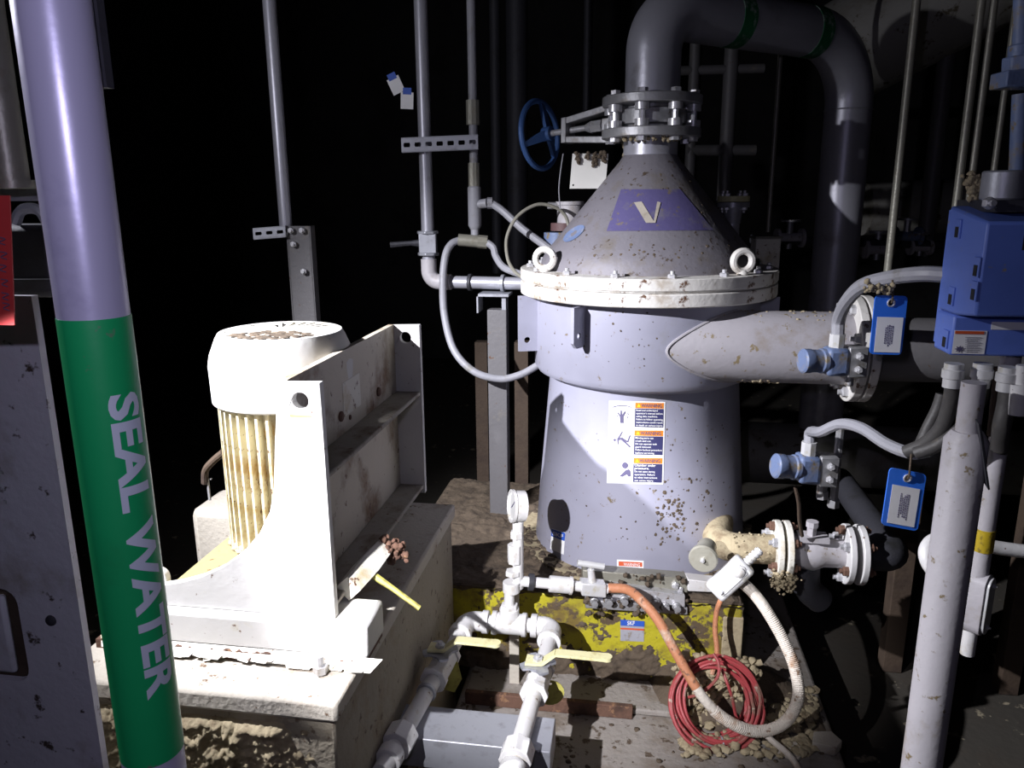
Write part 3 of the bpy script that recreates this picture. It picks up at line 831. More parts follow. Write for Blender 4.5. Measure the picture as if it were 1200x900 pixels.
bb = obj('blue_band', MB().add(lq, [(0, 1, 2, 3)]), M_skf, lab)
vs, fs = text2d('SKF', 1.0, .02)
obj('lettering', MB().add([pY(735+a*5.6, 732.4-b*6.5, BF-.004) for a, b in vs], fs), M_paper, lab)
lq = [pY(a, b, BF-.003) for a, b in ((727, 735.5), (755, 737), (755, 739), (727, 737.5))]
obj('red_line', MB().add(lq, [(0, 1, 2, 3)]), M_redprint, lab)
# small vertical anchor bar of the frame
PR = pz(990, 892, 0).x
pl = thing('screen_plinth', 'mud-streaked concrete plinth under the yellow base frame', 'plinth', ((BL+PR)/2, 2.2, FLZ))
PFY = 1.45
obj('slab', MB().box2((XR+.03, PFY, FLZ), (PR, AY+.6, 0)), M_plinth, pl, bev=.012)
obj('grout_step', MB().box2((XR+.05, BF-.16, 0), (BR+.05, AY+.55, .022)), M_plinth, pl, bev=.006)
g0, g1 = pz(546, 808, .045), pz(742, 816, .045)
rb = tag(obj('rusty_bar', MB().box2((pY(546, 815, BF-.17).x, BF-.185, 0), (pY(742, 815, BF-.17).x, BF-.165, .045)), M_rust, bev=.003), 'long rust-red steel bar lying along the foot of the yellow base', 'steel bar')
mb = MB()
mW, mH = PR-.02-(XR+.05), BF-(PFY+.05)
def mudh(a, b):
    near = max(0, 1-(mH-b)/.26)
    return -.012+.030*near+.024*fbm(a, b, 6, 21)+.014*fbm(a, b, 26, 23)+.008*fbm(a, b, 80, 25)
hfield(mb, (XR+.05, PFY+.05, 0), (1, 0, 0), (0, 1, 0), (0, 0, 1), mW, mH, 170, 130, lambda a, b: mudh(a, b)*rim(a, b, mW, mH+.2, .02)-.001)
for i in range(160):
    x = g.uniform(XR+.15, PR-.03); y = g.uniform(PFY+.1, BF-.02)
    mb.lump((x, y, .0), g.uniform(.003, .012), g, .5)
mk = obj('mud_scatter', mb, M_muddark, kind='stuff'); mk['kind'] = 'stuff'; tag(mk, 'dark dried mud strewn over the plinth along the yellow base', 'mud')

# ------------------------------------------------------------------ water manifold in front of the vessel
MD = 2.18
MS = MD/1.98
cz = p(597, 731, MD).z
def L0(x, y): return pz(x, y, cz)
man = thing('water_manifold', 'pale twin-branch water pipe manifold with yellow-handled ball valves', 'pipe manifold', (L0(597, 731).x, L0(597, 731).y, cz-(.03*MS)))
pe1, pe2 = L0(548, 727), L0(648, 735)
yc = (pe1.y+pe2.y)/2
pe1.y = pe2.y = yc
rp = (.0205*MS)
en1, en2 = L0(446, 906), L0(598, 912)
run = []
for pe, en, nm in ((pe1, en1, 'left'), (pe2, en2, 'right')):
    obj('branch_pipe', MB().tube([pe, en], rp, 18), M_white_pipe, man)
    d = (en-pe).normalized()
    run.append((pe, en, d))
obj('header_pipe', MB().tube([pe1, pe2], rp, 18), M_white_pipe, man)
tee = L0(597, 731); tee.y = yc
xd = V((1, 0, 0))
obj('tee', MB().cyl(tee-xd*(.045*MS), tee+xd*(.045*MS), (.030*MS), n=18).cyl(tee, tee+V((0, 0, (.05*MS))), (.028*MS), n=18).cyl(tee-xd*(.05*MS), tee-xd*(.036*MS), (.034*MS), n=18).cyl(tee+xd*(.036*MS), tee+xd*(.05*MS), (.034*MS), n=18), M_white_pipe, man, bev=(.002*MS))
for pe, en, d in run:
    inw = xd if pe is pe1 else -xd
    pts = fillet([pe+inw*(.06*MS), pe, pe+d*(.07*MS)], (.045*MS), 8)
    obj('elbow', MB().tube(pts, (.028*MS), 18).cyl(pe+inw*(.062*MS), pe+inw*(.045*MS), (.033*MS), n=18).cyl(pe+d*(.062*MS), pe+d*(.078*MS), (.033*MS), n=18), M_white_pipe, man)
# riser with gauge
rt = p(607, 612, MD+(.01*MS))
base_r = tee+V((0, 0, (.05*MS))); off = V((rt.x-base_r.x, rt.y-base_r.y, 0))
obj('riser_pipe', MB().tube([base_r, base_r+V((0, 0, (.05*MS))), V((rt.x, rt.y, p(603, 690, MD).z)), rt], (.0155*MS), 14), M_white_pipe, man)
for yy, rr, hh, nn in ((714, (.026*MS), (.03*MS), 6), (688, (.025*MS), (.03*MS), 14), (672, (.022*MS), (.014*MS), 6), (650, (.021*MS), (.055*MS), 8), (628, (.019*MS), (.02*MS), 6), (616, (.014*MS), (.02*MS), 10)):
    z = p(603, yy, MD).z; t = (z-base_r.z)/(rt.z-base_r.z)
    c = base_r+off*max(0, min(1, t))
    obj('riser_fitting', MB().cyl((c.x, c.y, z-hh/2), (c.x, c.y, z+hh/2), rr, n=nn), M_white_pipe, man, bev=(.0015*MS))
for pe, en, d in run:
    first = pe is pe1
    c = L0(510, 781) if first else L0(624, 797)
    c = pe+d*((c-pe).dot(d))
    side = d.cross(V((0, 0, 1)))
    vb = obj('valve_body', MB().cyl(c-d*(.055*MS), c+d*(.055*MS), (.031*MS), n=8).cyl(c-d*(.062*MS), c-d*(.045*MS), (.036*MS), n=8).cyl(c+d*(.045*MS), c+d*(.062*MS), (.036*MS), n=8).cyl(c, c+V((0, 0, (.05*MS))), (.02*MS), n=14), M_white_pipe, man, bev=(.002*MS))
    # toothed stop plate
    pts = []
    for k in range(24):
        a = 2*math.pi*k/24; r = (.046*MS) if (k//3) % 2 else (.032*MS)
        pts.append((r*math.cos(a), r*math.sin(a)))
    obj('stop_plate', MB().plate(pts, [], c+V((0, 0, (.045*MS))), d, side, V((0, 0, (.006*MS)))), M_galv, vb)
    obj('stem_nut', MB().lathe([((.013*MS), (.05*MS)), ((.013*MS), (.066*MS)), ((.006*MS), (.067*MS)), ((.006*MS), (.074*MS))], c, n=6), M_bolt, vb)
    hd = (pY(592, 757, c.y)-pY(530, 760, c.y)) if first else (pY(715, 760, c.y)-pY(640, 765, c.y))
    hd = V((1, -(.02*MS), 0)).normalized()
    sdv = V((0, 0, 1)).cross(hd)
    hz = c.z+(.056*MS)
    h0 = V((c.x, c.y, hz)); k0 = h0+hd*(.045*MS)+V((0, 0, (.028*MS))); k1 = k0+hd*(.110 if first else .138)
    mbh = MB()
    for a_, b_, w0, w1 in ((h0-hd*(.03*MS), h0+hd*(.012*MS), (.02*MS), (.016*MS)), (h0+hd*(.012*MS), k0, (.016*MS), (.013*MS)), (k0, k1, (.013*MS), (.0145*MS))):
        t_ = (b_-a_).normalized(); nup = sdv.cross(t_).normalized()*(.0035*MS)
        vs = [a_+sdv*w0-nup, a_-sdv*w0-nup, b_-sdv*w1-nup, b_+sdv*w1-nup, a_+sdv*w0+nup, a_-sdv*w0+nup, b_-sdv*w1+nup, b_+sdv*w1+nup]
        mbh.add(vs, [(0, 1, 2, 3), (7, 6, 5, 4), (0, 4, 5, 1), (1, 5, 6, 2), (2, 6, 7, 3), (3, 7, 4, 0)])
    mbh.cyl(k1-V((0, 0, (.0042*MS))), k1+V((0, 0, (.0042*MS))), (.0146*MS), n=16)
    obj('lever_handle', mbh, M_handle, vb)
    # hex union nearer the photographer and a clamp band
    for t_, r_, l_, nm_, ns in (((.55 if first else .50), (.0255*MS), (.012*MS), 'pipe_band', 18), ((.83 if first else .88), (.037*MS), (.05*MS), 'union_nut', 8), ((.92 if first else .97), (.030*MS), (.03*MS), 'union_ring', 18)):
        q = pe.lerp(en, t_)
        obj(nm_, MB().cyl(q-d*l_/2, q+d*l_/2, r_, n=ns), M_white_pipe if nm_ != 'pipe_band' else M_galv, man, bev=(.002*MS))
    # tag hanging at the valve
    tq = p(527, 792, (c-CAMP).dot(HEAD)+(.03*MS)) if first else p(645, 812, (c-CAMP).dot(HEAD)+(.03*MS))
    pts = circle(0, 0, (.036*MS), 18) if not first else [(-(.022*MS), (.045*MS)), ((.022*MS), (.04*MS)), ((.032*MS), -(.01*MS)), ((.012*MS), -(.05*MS)), (-(.02*MS), -(.04*MS))]
    tg = obj('valve_tag', MB().plate(pts, [circle(0, (.026*MS), (.004*MS), 8)], tq, LAT, V((0, 0, 1)), HEAD*(.002*MS)), M_yellowtag)
    tag(tg, 'round muddy yellow tag hanging from the longer-handled valve' if not first else 'torn yellow tag hanging from the shorter-handled valve', 'tag')
# gauge
gc = p(607, 593, MD+(.01*MS))
gd = (-LAT*.95-HEAD*.24+V((0, 0, .10))).normalized()
gg = thing('pressure_gauge', 'round white pressure gauge on top of the manifold riser', 'gauge', rt)
obj('gauge_case', MB().lathe([((.030*MS), -(.022*MS)), ((.043*MS), -(.018*MS)), ((.043*MS), (.010*MS)), ((.046*MS), (.012*MS)), ((.046*MS), (.020*MS)), ((.040*MS), (.020*MS)), ((.040*MS), (.015*MS))], gc, gd, n=32), M_white_pipe, gg)
obj('gauge_face', MB().lathe([((.0405*MS), (.012*MS)), ((.0405*MS), (.0155*MS))], gc, gd, n=28), M_glass, gg)
obj('gauge_stem', MB().cyl(gc-V((0, 0, (.035*MS))), rt-V((0, 0, (.004*MS))), (.011*MS), n=6), M_bolt, gg)
uu, vv, _ = frame(gd)
obj('needle', MB().obox(gc+gd*(.0165*MS)+uu*(.008*MS)+vv*(.008*MS), uu+vv, uu-vv, gd, (.022*MS), (.0014*MS), (.0006*MS)), M_ink, gg)
# support box below the branch pipes
bt = cz-rp-.003
c0, c1 = pz(460, 823, bt), pz(650, 849, bt)
c3 = pz(447, 858, bt)
sb = thing('pipe_support', 'grey steel box beam carrying the two manifold branch pipes', 'support', ((c0.x+c1.x)/2, (c0.y+c3.y)/2, 0))
obj('beam', MB().box2((c0.x, c3.y-.01, bt-.085), (c1.x, c0.y, bt)), M_galv, sb, bev=.003)
for x in (c0.x+.05, c1.x-.05):
    obj('leg', MB().box2((x-.02, c3.y+.015, 0), (x+.02, c0.y-.015, bt-.085)), M_brown, sb)
# weathered upright bar behind the tee
q = p(602, 700, 2.27)
tag(obj('upright_bar', MB().box2((q.x-.016, q.y, .0), (q.x+.016, q.y+.012, .40)), M_conctop), 'flaking upright flat bar behind the gauge riser', 'steel bar')

# ------------------------------------------------------------------ seal flushing line: union, T-handled valve, manifold block
fl = thing('flushing_line', 'short seal flushing pipe with T-handled needle valve in front of the vessel', 'pipe', p(660, 690, 2.2))
a = p(610, 681, 2.19); b = p(712, 690, 2.21)
dd = (b-a).normalized()
obj('pipe_run', MB().cyl(a, b, .0165, n=16), M_white_pipe, fl)
for x0, x1, rr in ((621, 627, .027), (645, 668, .0265), (668, 671, .029)):
    t0, t1 = (x0-612)/100, (x1-612)/100
    obj('union', MB().cyl(a.lerp(b, t0), a.lerp(b, t1), rr, n=14), M_white_pipe if x0 != 621 else M_dark, fl, bev=.0015)
vq = a.lerp(b, .83)
nv = obj('needle_valve', MB().obox(vq, dd, dd.cross(V((0, 0, 1))), (0, 0, 1), .040, .022, .022), M_lb, fl, bev=.004)
obj('valve_neck', MB().cyl(vq, vq+V((-.008, 0, .062)), .014, .011, n=14), M_lb, nv)
tq = vq+V((-.008, 0, .078))
obj('t_handle', MB().cyl(vq+V((-.008, 0, .05)), tq, .006, n=10).cyl(tq-LAT*.042+V((0, 0, .007)), tq+LAT*.042-V((0, 0, .007)), .010, n=12), M_lb, nv)
bd = 2.235
blk = thing('manifold_block', 'stepped grey steel block with bolts and fittings at the foot of the vessel', 'manifold', p(745, 715, bd))
def slab(name, tl, tr, br, bl, d, th, m, par, bev=.003):
    q = [p(*c, d) for c in (tl, tr, br, bl)]
    n = HEAD*th
    return obj(name, MB().add(q+[k+n for k in q], [(0, 3, 2, 1), (4, 5, 6, 7), (0, 1, 5, 4), (1, 2, 6, 5), (2, 3, 7, 6), (3, 0, 4, 7)]), m, par, bev=bev)
slab('upper_plate', (683, 668), (806, 678), (806, 695), (683, 684), bd+.03, .05, M_cap, blk)
slab('front_bar', (716, 686), (803, 698), (803, 712), (716, 700), bd, .05, M_bolt, blk)
slab('lower_rail', (686, 703), (806, 712), (806, 721), (686, 713), bd+.01, .04, M_steel, blk)
FIT = meshonly('block_fitting', MB().lathe([(.014, 0), (.014, .012), (.011, .014), (.011, .03), (.006, .031)], (0, 0, 0), n=8), M_steel)
for x, y in ((696, 703), (713, 702), (731, 701), (768, 703), (779, 709), (792, 709)):
    inst('block_fitting', FIT, blk, p(x, y, bd+.004), -HEAD, spin=x)
inst('corner_bolt', HEX, blk, p(791, 685, bd+.03), -HEAD, scale=.9)
inst('corner_bolt', HEX, blk, p(797, 690, bd+.03), -HEAD, scale=.7)
mb = MB()
for _ in range(70):
    mb.lump(p(g.uniform(686, 806), g.uniform(699, 722)+(0 if g.random() < .7 else -30), bd+.008), g.uniform(.004, .012), g)
obj('caked_mud', mb, M_muddark, blk, kind='stuff')
slab('lit_strip', (806, 679), (848, 684), (848, 695), (806, 693), bd+.02, .05, M_white_pipe, blk)  # stands for the vessel's lit base flange, brightness put into the pale colour

# ------------------------------------------------------------------ cast conduit body with gland, drain pipe with sight cap
cb = thing('conduit_box', 'tilted cast aluminium conduit box with threaded gland beside the drain pipe', 'conduit box', p(848, 708, 2.13))
bx0, bx1 = p(838, 693, 2.13), p(873, 661, 2.13)
ax = (bx1-bx0).normalized(); cc = (bx0+bx1)/2
fn = (-HEAD*.9-LAT*.15+V((0, 0, .42))); fn = (fn-ax*fn.dot(ax)).normalized(); sw = ax.cross(fn)
obj('box_body', MB().obox(cc, ax, sw, fn, .068, .036, .028), M_lb, cb, bev=.010)
obj('cover', MB().obox(cc+fn*.029, ax, sw, fn, .052, .024, .003), M_lb, cb, bev=.003)
for s in (-1, 1): inst('cover_screw', HEX, cb, cc+fn*.031+ax*.045*s-sw*.01*s, fn, scale=.55)
mb = MB(); e = cc+ax*.066
for k in range(5): mb.cyl(e+ax*.012*k, e+ax*(.012*k+.008), .0145, n=14)
mb.cyl(e, e+ax*.06, .0115, n=14)
obj('threaded_gland', mb, M_lb, cb)
nq = p(866, 670, 2.10)
obj('gland_nut', MB().cyl(nq+HEAD*.03, nq-HEAD*.004, .021, n=8).lathe([(.018, 0), (.014, .010), (.004, .014)], nq-HEAD*.002, -HEAD, n=14), M_white_pipe, cb)

DY = p(900, 645, 2.3).y
DZ = p(935, 648, 2.27).z
def dx(x): return pY(x, 648, DY).x
dr = thing('drain_pipe', 'mud-caked pale drain pipe with capped elbow and two bolted flange pairs', 'pipe', (dx(935), DY, DZ-.1))
ve = V((AX+.28, AY-.2, DZ))
pts = fillet([ve, (dx(838), DY, DZ-.005), (dx(908), DY, DZ)], .08, 8)
obj('elbow_pipe', MB().tube(pts, .048, 22), M_mud, dr)
capc = p(824, 655, 2.14)
cdv = (-HEAD*.93-LAT*.36).normalized()
cp = obj('sight_cap', MB().lathe([(.030, -.09), (.034, -.02), (.042, -.018), (.044, 0), (.040, .006), (.036, .006)], capc, cdv, n=30), M_cap, dr)
obj('cap_bolt', MB().lathe([(.007, .006), (.007, .016), (.004, .020)], capc, cdv, n=10), M_bolt, cp)
for xx in (906, 917, 988, 1003):
    obj('flange', MB().cyl((dx(xx), DY, DZ), (dx(xx)+.020, DY, DZ), .096, n=36), M_white_pipe if xx > 950 else M_whitedirty, dr, bev=.003)
for xx, s in ((906, 1), (988, 1)):
    for k in range(6):
        a = k*math.pi/3+.35
        y_, z_ = DY+.077*math.cos(a), DZ+.077*math.sin(a)
        inst('flange_bolt', HEXR if k % 2 else HEX, dr, (dx(xx)-.002, y_, z_), (-1, 0, 0), scale=1.15)
        inst('flange_nut', HEXR, dr, (dx(xx+(11 if xx == 906 else 15))+.02, y_, z_), (1, 0, 0), scale=1.1)
obj('check_valve_body', MB().tube([(dx(926), DY, DZ), (dx(938), DY, DZ), (dx(952), DY, DZ), (dx(964), DY, DZ), (dx(990), DY, DZ)], [.056, .056, .062, .048, .045], 24), M_outlet, dr)
tb = V((dx(947), DY-.02, DZ+.055))
obj('bonnet', MB().obox(tb+V((.005, 0, .004)), (1, 0, 0), (0, 1, 0), (0, 0, 1), .045, .03, .008).cyl(tb, tb+V((0, 0, .055)), .015, n=6).cyl(tb+V((0, 0, .04)), tb+V((0, 0, .058)), .019, n=8), M_outlet, dr)
obj('tail_pipe', MB().tube(fillet([(dx(1018), DY, DZ), (dx(1050), DY, DZ), (dx(1050), DY+.7, DZ)], .08, 6), .048, 18), M_dark, dr)
obj('lower_branch', MB().tube(spline([(dx(945), DY, DZ-.04), (dx(952), DY+.03, DZ-.14), (dx(972), DY+.06, DZ-.2)], 6), .045, 18), M_dark, dr)
mb = MB()
for _ in range(200):
    mb.lump((dx(914)+g.gauss(0, .018), DY-.075+g.gauss(0, .015), DZ-.07+g.gauss(0, .02)), g.uniform(.003, .009), g)
for _ in range(26):
    a = g.uniform(1.2, 3.6)
    mb.lump((g.uniform(dx(838), dx(905)), DY+.048*math.cos(a), DZ+.048*math.sin(a)), g.uniform(.002, .006), g, .6)
obj('caked_mud', mb, M_mud, dr, kind='stuff')
# struts below
q = p(858, 735, 2.24)
tag(obj('leaning_post', MB().box2((q.x-.03, q.y, .0), (q.x+.035, q.y+.03, .28)), M_mud, bev=.004), 'short muddy flat post beside the yellow base under the conduit box', 'post')

# ------------------------------------------------------------------ hoses and red cable coil
def hose(name, pts, r, m, label, cat, n=10, rings=0, ringm=None):
    path = spline(pts, 10)
    o = obj(name, MB().tube(path, r, n), m)
    return tag(o, label, cat)
hp = [p(714, 689, 2.21), p(735, 691, 2.18), p(752, 704, 2.12), p(772, 728, 2.08), p(795, 770, 2.03), p(822, 815, 1.98), p(850, 843, 1.96), p(885, 857, 1.96), p(918, 848, 1.97),
      p(935, 820, 1.98), p(932, 785, 2.01), p(917, 748, 2.06), p(896, 712, 2.105), p(880, 692, 2.13), p(866, 680, 2.145)]
path = spline(hp, 9); k = len(path)
hs = thing('armoured_hose', 'thick rusty armoured hose looping from the manifold block to the conduit box', 'hose', p(880, 866, 1.97))
obj('copper_section', MB().tube(path[:44], [.0150]*44, 12), M_hose, hs)
mb = MB().tube(path[43:], .0155, 12)
obj('pale_section', mb, M_hosepale, hs)
rib = MB()
for i in range(50, len(path)-1):
    for t in (0, .5):
        q = path[i].lerp(path[i+1], t); rib.ring(q, path[i+1]-path[i], .0150, .0032, 12, 5)
obj('armour_ribs', rib, M_hosepale, hs, kind='stuff')
hose('thin_hose', [p(846, 700, 2.15), p(840, 716, 2.15), p(838, 738, 2.14), p(840, 765, 2.12), p(834, 790, 2.1)], .008, M_hose, 'thin rusty hose dropping from the lower end of the conduit box', 'hose')
g = random.Random(31)
CC = p(838, 822, 2.06)
cu = LAT; cvv = (V((0, 0, 1))*.86+HEAD*.5).normalized(); cn = cu.cross(cvv)
pts = []; turns = 17; N_ = 40
R0 = .128; cur = [0, 0, 0, 0]
for i in range(turns*N_):
    a = 2*math.pi*i/N_; tr = i//N_; f = (i % N_)/N_
    if i % N_ == 0:
        nxt = [g.uniform(-.026, .014), g.uniform(-.035, .035), g.uniform(-.008, .008), g.uniform(-.010, .006)]
        prv = cur; cur = nxt
    mixv = [prv[j]*(1-f)+cur[j]*f for j in range(4)]
    R = R0+mixv[0]+.006*math.sin(2*a+tr*.7)
    q = CC+cu*(R*math.cos(a)+mixv[2])+cvv*(R*.97*math.sin(a)+mixv[3])+cn*(mixv[1]+.006*math.sin(3*a+tr))
    pts.append(q)
coil = thing('cable_coil', 'coil of muddy red cable leaning on the base below the conduit box', 'cable', CC-V((0, 0, .12)))
obj('cable_turns', MB().tube(pts, .0052, 7), M_redcable, coil)
obj('loose_end', MB().tube(spline([p(807, 817, 2.05), p(822, 812, 2.03), p(840, 795, 2.02), p(842, 778, 2.04), p(836, 766, 2.06)], 8), .0048, 7), M_redcable, coil)
obj('loose_end', MB().tube(spline([p(846, 784, 2.06), p(852, 800, 2.03), p(858, 818, 2.02), p(862, 838, 2.02), p(866, 846, 2.0)], 8), .0048, 7), M_redcable, coil)
q = CC-cvv*.125+cu*.01
obj('cable_tie', MB().ring(q, cu, .026, .003, 18, 6), M_conduit, coil)
mb = MB()
for _ in range(420):
    x, y = g.uniform(790, 890), g.uniform(770, 850)
    mb.lump(p(x, y, 2.11)+V((0, 0, g.uniform(-.02, .01))), g.uniform(.004, .017), g, .8)
for _ in range(420):
    q = pz(g.uniform(800, 960), g.uniform(800, 880), .03)
    mb.lump((q.x, q.y, .01), g.uniform(.005, .02), g, .7)
o = obj('pulp_rubble', mb, M_mud, sharp=60); o['kind'] = 'stuff'; tag(o, 'pale lumps of dried pulp heaped inside the red cable coil', 'rubble')
# heap behind the coil that the rubble lies on
hc = pz(840, 838, .01)
mb = MB(); nn_ = 26
vs = []; fs = []
for j in range(7):
    for i in range(nn_):
        a = 2*math.pi*i/nn_; r = j/6
        rr = r*(.24+.03*math.sin(3*a)+.02*math.sin(5*a+1))
        vs.append((hc.x+rr*math.cos(a)*1.1, hc.y+.14+rr*math.sin(a)*.8, .13*(1-r*r)+g.uniform(-.012, .012)*(r < 1)))
for j in range(6):
    for i in range(nn_):
        i2 = (i+1) % nn_
        fs.append((j*nn_+i, (j+1)*nn_+i, (j+1)*nn_+i2, j*nn_+i2))
o = obj('mud_heap', MB().add(vs, fs), M_muddark, sharp=60); o['kind'] = 'stuff'; tag(o, 'low heap of dark mud that the red cable coil rests on', 'mud')
# pale chips at the corner of the plinth
for (x, y, wd, hg, lb) in ((925, 878, .05, .012, 'broken pale concrete chip lying by the hose loop'), (968, 872, .045, .03, 'upstanding pale chip at the plinth corner')):
    q = pz(x, y, .012)
    mb = MB().plate([(-wd, -.02), (wd*.4, -.035), (wd, 0), (wd*.5, .04), (-wd*.7, .03)], [], (q.x, q.y, 0), (1, 0, 0), (0, 1, 0), (0, 0, hg))
    tag(obj('concrete_chip', mb, M_conctop, bev=.003), lb, 'rubble')
hose('grey_lead', [p(888, 852, 1.98), p(905, 868, 1.95), p(925, 885, 1.92), p(938, 905, 1.88)], .009, M_hosepale, 'short pale lead running from under the hose loop to the plinth edge', 'cable')

# ------------------------------------------------------------------ right: level switches, blue tags, blue transmitter box, stand pipe
def switch(name, label, cx, cy, d, r, tilt, par_label, cond):
    c = p(cx, cy, d)
    ax_ = (LAT*math.cos(tilt)-V((0, 0, 1))*math.sin(tilt)+HEAD*.12).normalized()
    t = thing(name, label, 'sensor', c-V((0, 0, r)), 'level switches by the outlet pipes')
    obj('cap', MB().lathe([(r*.86, -.004), (r, 0), (r, .022), (r*.93, .026), (r*.93, .05), (r*1.02, .054), (r*1.02, .066), (r*.8, .07)], c, ax_, n=28), M_bluesensor, t)
    q = c+ax_*.10
    obj('housing', MB().obox(q, ax_, V((0, 0, 1)), HEAD, .034, r*1.15, r*.9), M_bluesensor, t, bev=.012)
    obj('mount_block', MB().obox(q+ax_*.06, ax_, V((0, 0, 1)), HEAD, .030, r*1.25, r*.8).cyl(q+ax_*.05-V((0, 0, r*1.2)), q+ax_*.05-V((0, 0, r*2.1)), .014, n=6), M_steel, t, bev=.004)
    obj('conduit_nut', MB().cyl(q+V((0, 0, r)), q+V((0, 0, r+.045)), .022, n=8), M_lb, t)
    for s in (-1, 1):
        inst('clamp_bolt', HEX, t, q+ax_*.06-HEAD*.03+V((0, 0, s*.02)), -HEAD, scale=.8)
    return q+V((0, 0, r+.04))
s1 = switch('level_switch', 'pale blue capped level switch against the outlet pipe flange', 941, 423, 2.2, .036, .03, '', None)
s2 = switch('level_switch', 'muddy pale blue capped level switch hanging below the outlet pipe', 909, 546, 2.15, .037, .12, '', None)
hose('flexible_conduit', [s1, s1+V((0, 0, .05)), p(993, 352, 2.1), p(1012, 334, 2.0), p(1045, 325, 1.9), p(1080, 321, 1.82), p(1108, 322, 1.78)], .0185, M_conduit,
     'grey flexible conduit arching from the upper level switch to the blue box', 'conduit')
hose('flexible_conduit', [s2, s2+V((0, 0, .035)), p(962, 506, 2.05), p(985, 497, 1.98), p(1010, 502, 1.9), p(1040, 521, 1.82), p(1068, 531, 1.76), p(1090, 528, 1.72)], .0150, M_conduit,
     'grey flexible conduit humping from the lower level switch to the stand pipe', 'conduit')
for x0, x1, y0, y1, d in ((962, 962, 500, 640, 2.1),):
    hose('dangling_cable', [p(932, 570, 2.17), p(936, 590, 2.18), p(937, 610, 2.2), p(940, 628, 2.22)], .006, M_brown, 'thin muddy cable dangling from the lower level switch', 'cable')
# clamp bands by lower switch
for x, yt, yb in ((985, 500, 585), (972, 545, 575)):
    q0, q1 = p(x, yt, 2.2), p(x-8, yb, 2.2)
    tag(obj('strap_bar', MB().cyl(q0, q1, .012, n=8).cyl(q1, q1-V((0, 0, .025)), .018, n=6), M_steel), 'long steel clamp rod beside the lower level switch' if x == 985 else 'short steel clamp rod close to the lower level switch', 'clamp rod')


def blue_tag(tl, tr, br, bl, d, label, sticker, hang):
    q = [p(*c, d) for c in (tl, tr, br, bl)]
    u = (q[1]-q[0]); v = (q[3]-q[0]); W, Hh = u.length, v.length; u.normalize(); v.normalize(); n = u.cross(v).normalized()
    if n.dot(HEAD) < 0: n = -n
    t = thing('blue_tag', label, 'tag', (q[2]+q[3])/2, 'blue instrument tags')
    c = .010
    rr = []
    for (cx, cy, a0) in ((W-c, c, -90), (W-c, Hh-c, 0), (c, Hh-c, 90), (c, c, 180)):
        for k in range(5):
            a = math.radians(a0+22.5*k); rr.append((cx+c*math.cos(a), cy+c*math.sin(a)))
    obj('tag_plate', MB().plate(rr, [circle(W*.5, Hh*.12, .007, 14)], q[0], u, v, n*.004), M_bluetag, t)
    x0, y0, x1, y1 = sticker
    st = obj('sticker', MB().plate([(W*x0, Hh*y0), (W*x1, Hh*y0), (W*x1, Hh*y1), (W*x0, Hh*y1)], [], q[0]-n*.0008, u, v, -n*.0006), M_paper, t)
    mb = MB(); gg_ = random.Random(int(tl[0]))
    for col in range(5):           # unreadable print turned on its side
        L_ = gg_.uniform(.32, .5); cx = W*(x0+x1)/2+(col-2)*W*.055; cy = Hh*(y0+y1)/2
        yy = cy-Hh*L_/2*(y1-y0)*1.3
        while yy < cy+Hh*L_/2*(y1-y0)*1.3:
            seg = gg_.uniform(.002, .006)
            mb.plate([(cx-.0011, yy), (cx+.0011, yy), (cx+.0011, yy+seg), (cx-.0011, yy+seg)], [], q[0]-n*.0016, u, v, -n*.0004); yy += seg+.0014
    obj('print', mb, M_ink, st)
    h = q[0]+u*W*.5+v*Hh*.12
    obj('eyelet', MB().ring(h-n*.001, n, .0085, .0022, 18, 6), M_bolt, t)
    obj('tie', MB().tube(spline([h-n*.004, h-v*Hh*.1-n*.006, p(*hang, d)], 5), .0025, 6), M_muddark, t)
blue_tag((1026, 346), (1064, 347), (1055, 414), (1019, 415), 1.86, 'blue tag with white sticker hung under the arching grey conduit', (.12, .36, .93, .96), (1046, 328))
blue_tag((1043, 548), (1086, 556), (1076, 624), (1033, 615), 1.72, 'blue tag with white sticker dangling beside the leaning white stand pipe', (.13, .27, .88, .94), (1068, 532))
mb = MB()
for _ in range(34): mb.lump(p(g.uniform(1012, 1050), 337+g.gauss(0, 4), 1.85), g.uniform(.004, .009), g)
o = obj('pulp_clots', mb, M_mud, kind='stuff'); o['kind'] = 'stuff'; tag(o, 'pulp clots stuck above the upper blue tag', 'pulp')

# blue box: back X,Y from the photographed left side
BXX = p(1104, 330, 1.74).x
kb = [pX(x, y, BXX) for x, y in ((1112, 241), (1157, 260), (1147, 357), (1118, 369), (1113, 420), (1095, 408))]
blue = thing('transmitter_box', 'blue instrument enclosure with clipped cover and stepped lower compartment', 'instrument box', (BXX+.12, kb[0].y, kb[5].z))
zt0, zb_ = kb[0].z, kb[5].z
yb_, yf_, yl_ = (kb[0].y+kb[5].y)/2, kb[1].y, kb[3].y
zs = kb[3].z
pr = [(yb_, zt0), (yf_, kb[1].z), (yf_, zs+.012), (yl_, zs), (yb_, zs)]
obj('cover', MB().plate([(a, b) for a, b in pr], [], (BXX, 0, 0), (0, 1, 0), (0, 0, 1), (.30, 0, 0)), M_bluebox, blue, bev=.006)
obj('terminal_compartment', MB().box2((BXX, yl_, zb_), (BXX+.30, yb_, zs-.001)), M_bluebox, blue, bev=.006)
obj('back_plate', MB().box2((BXX+.01, yb_, zb_+.01), (BXX+.29, yb_+.03, zt0-.01)), M_bluebox, blue)
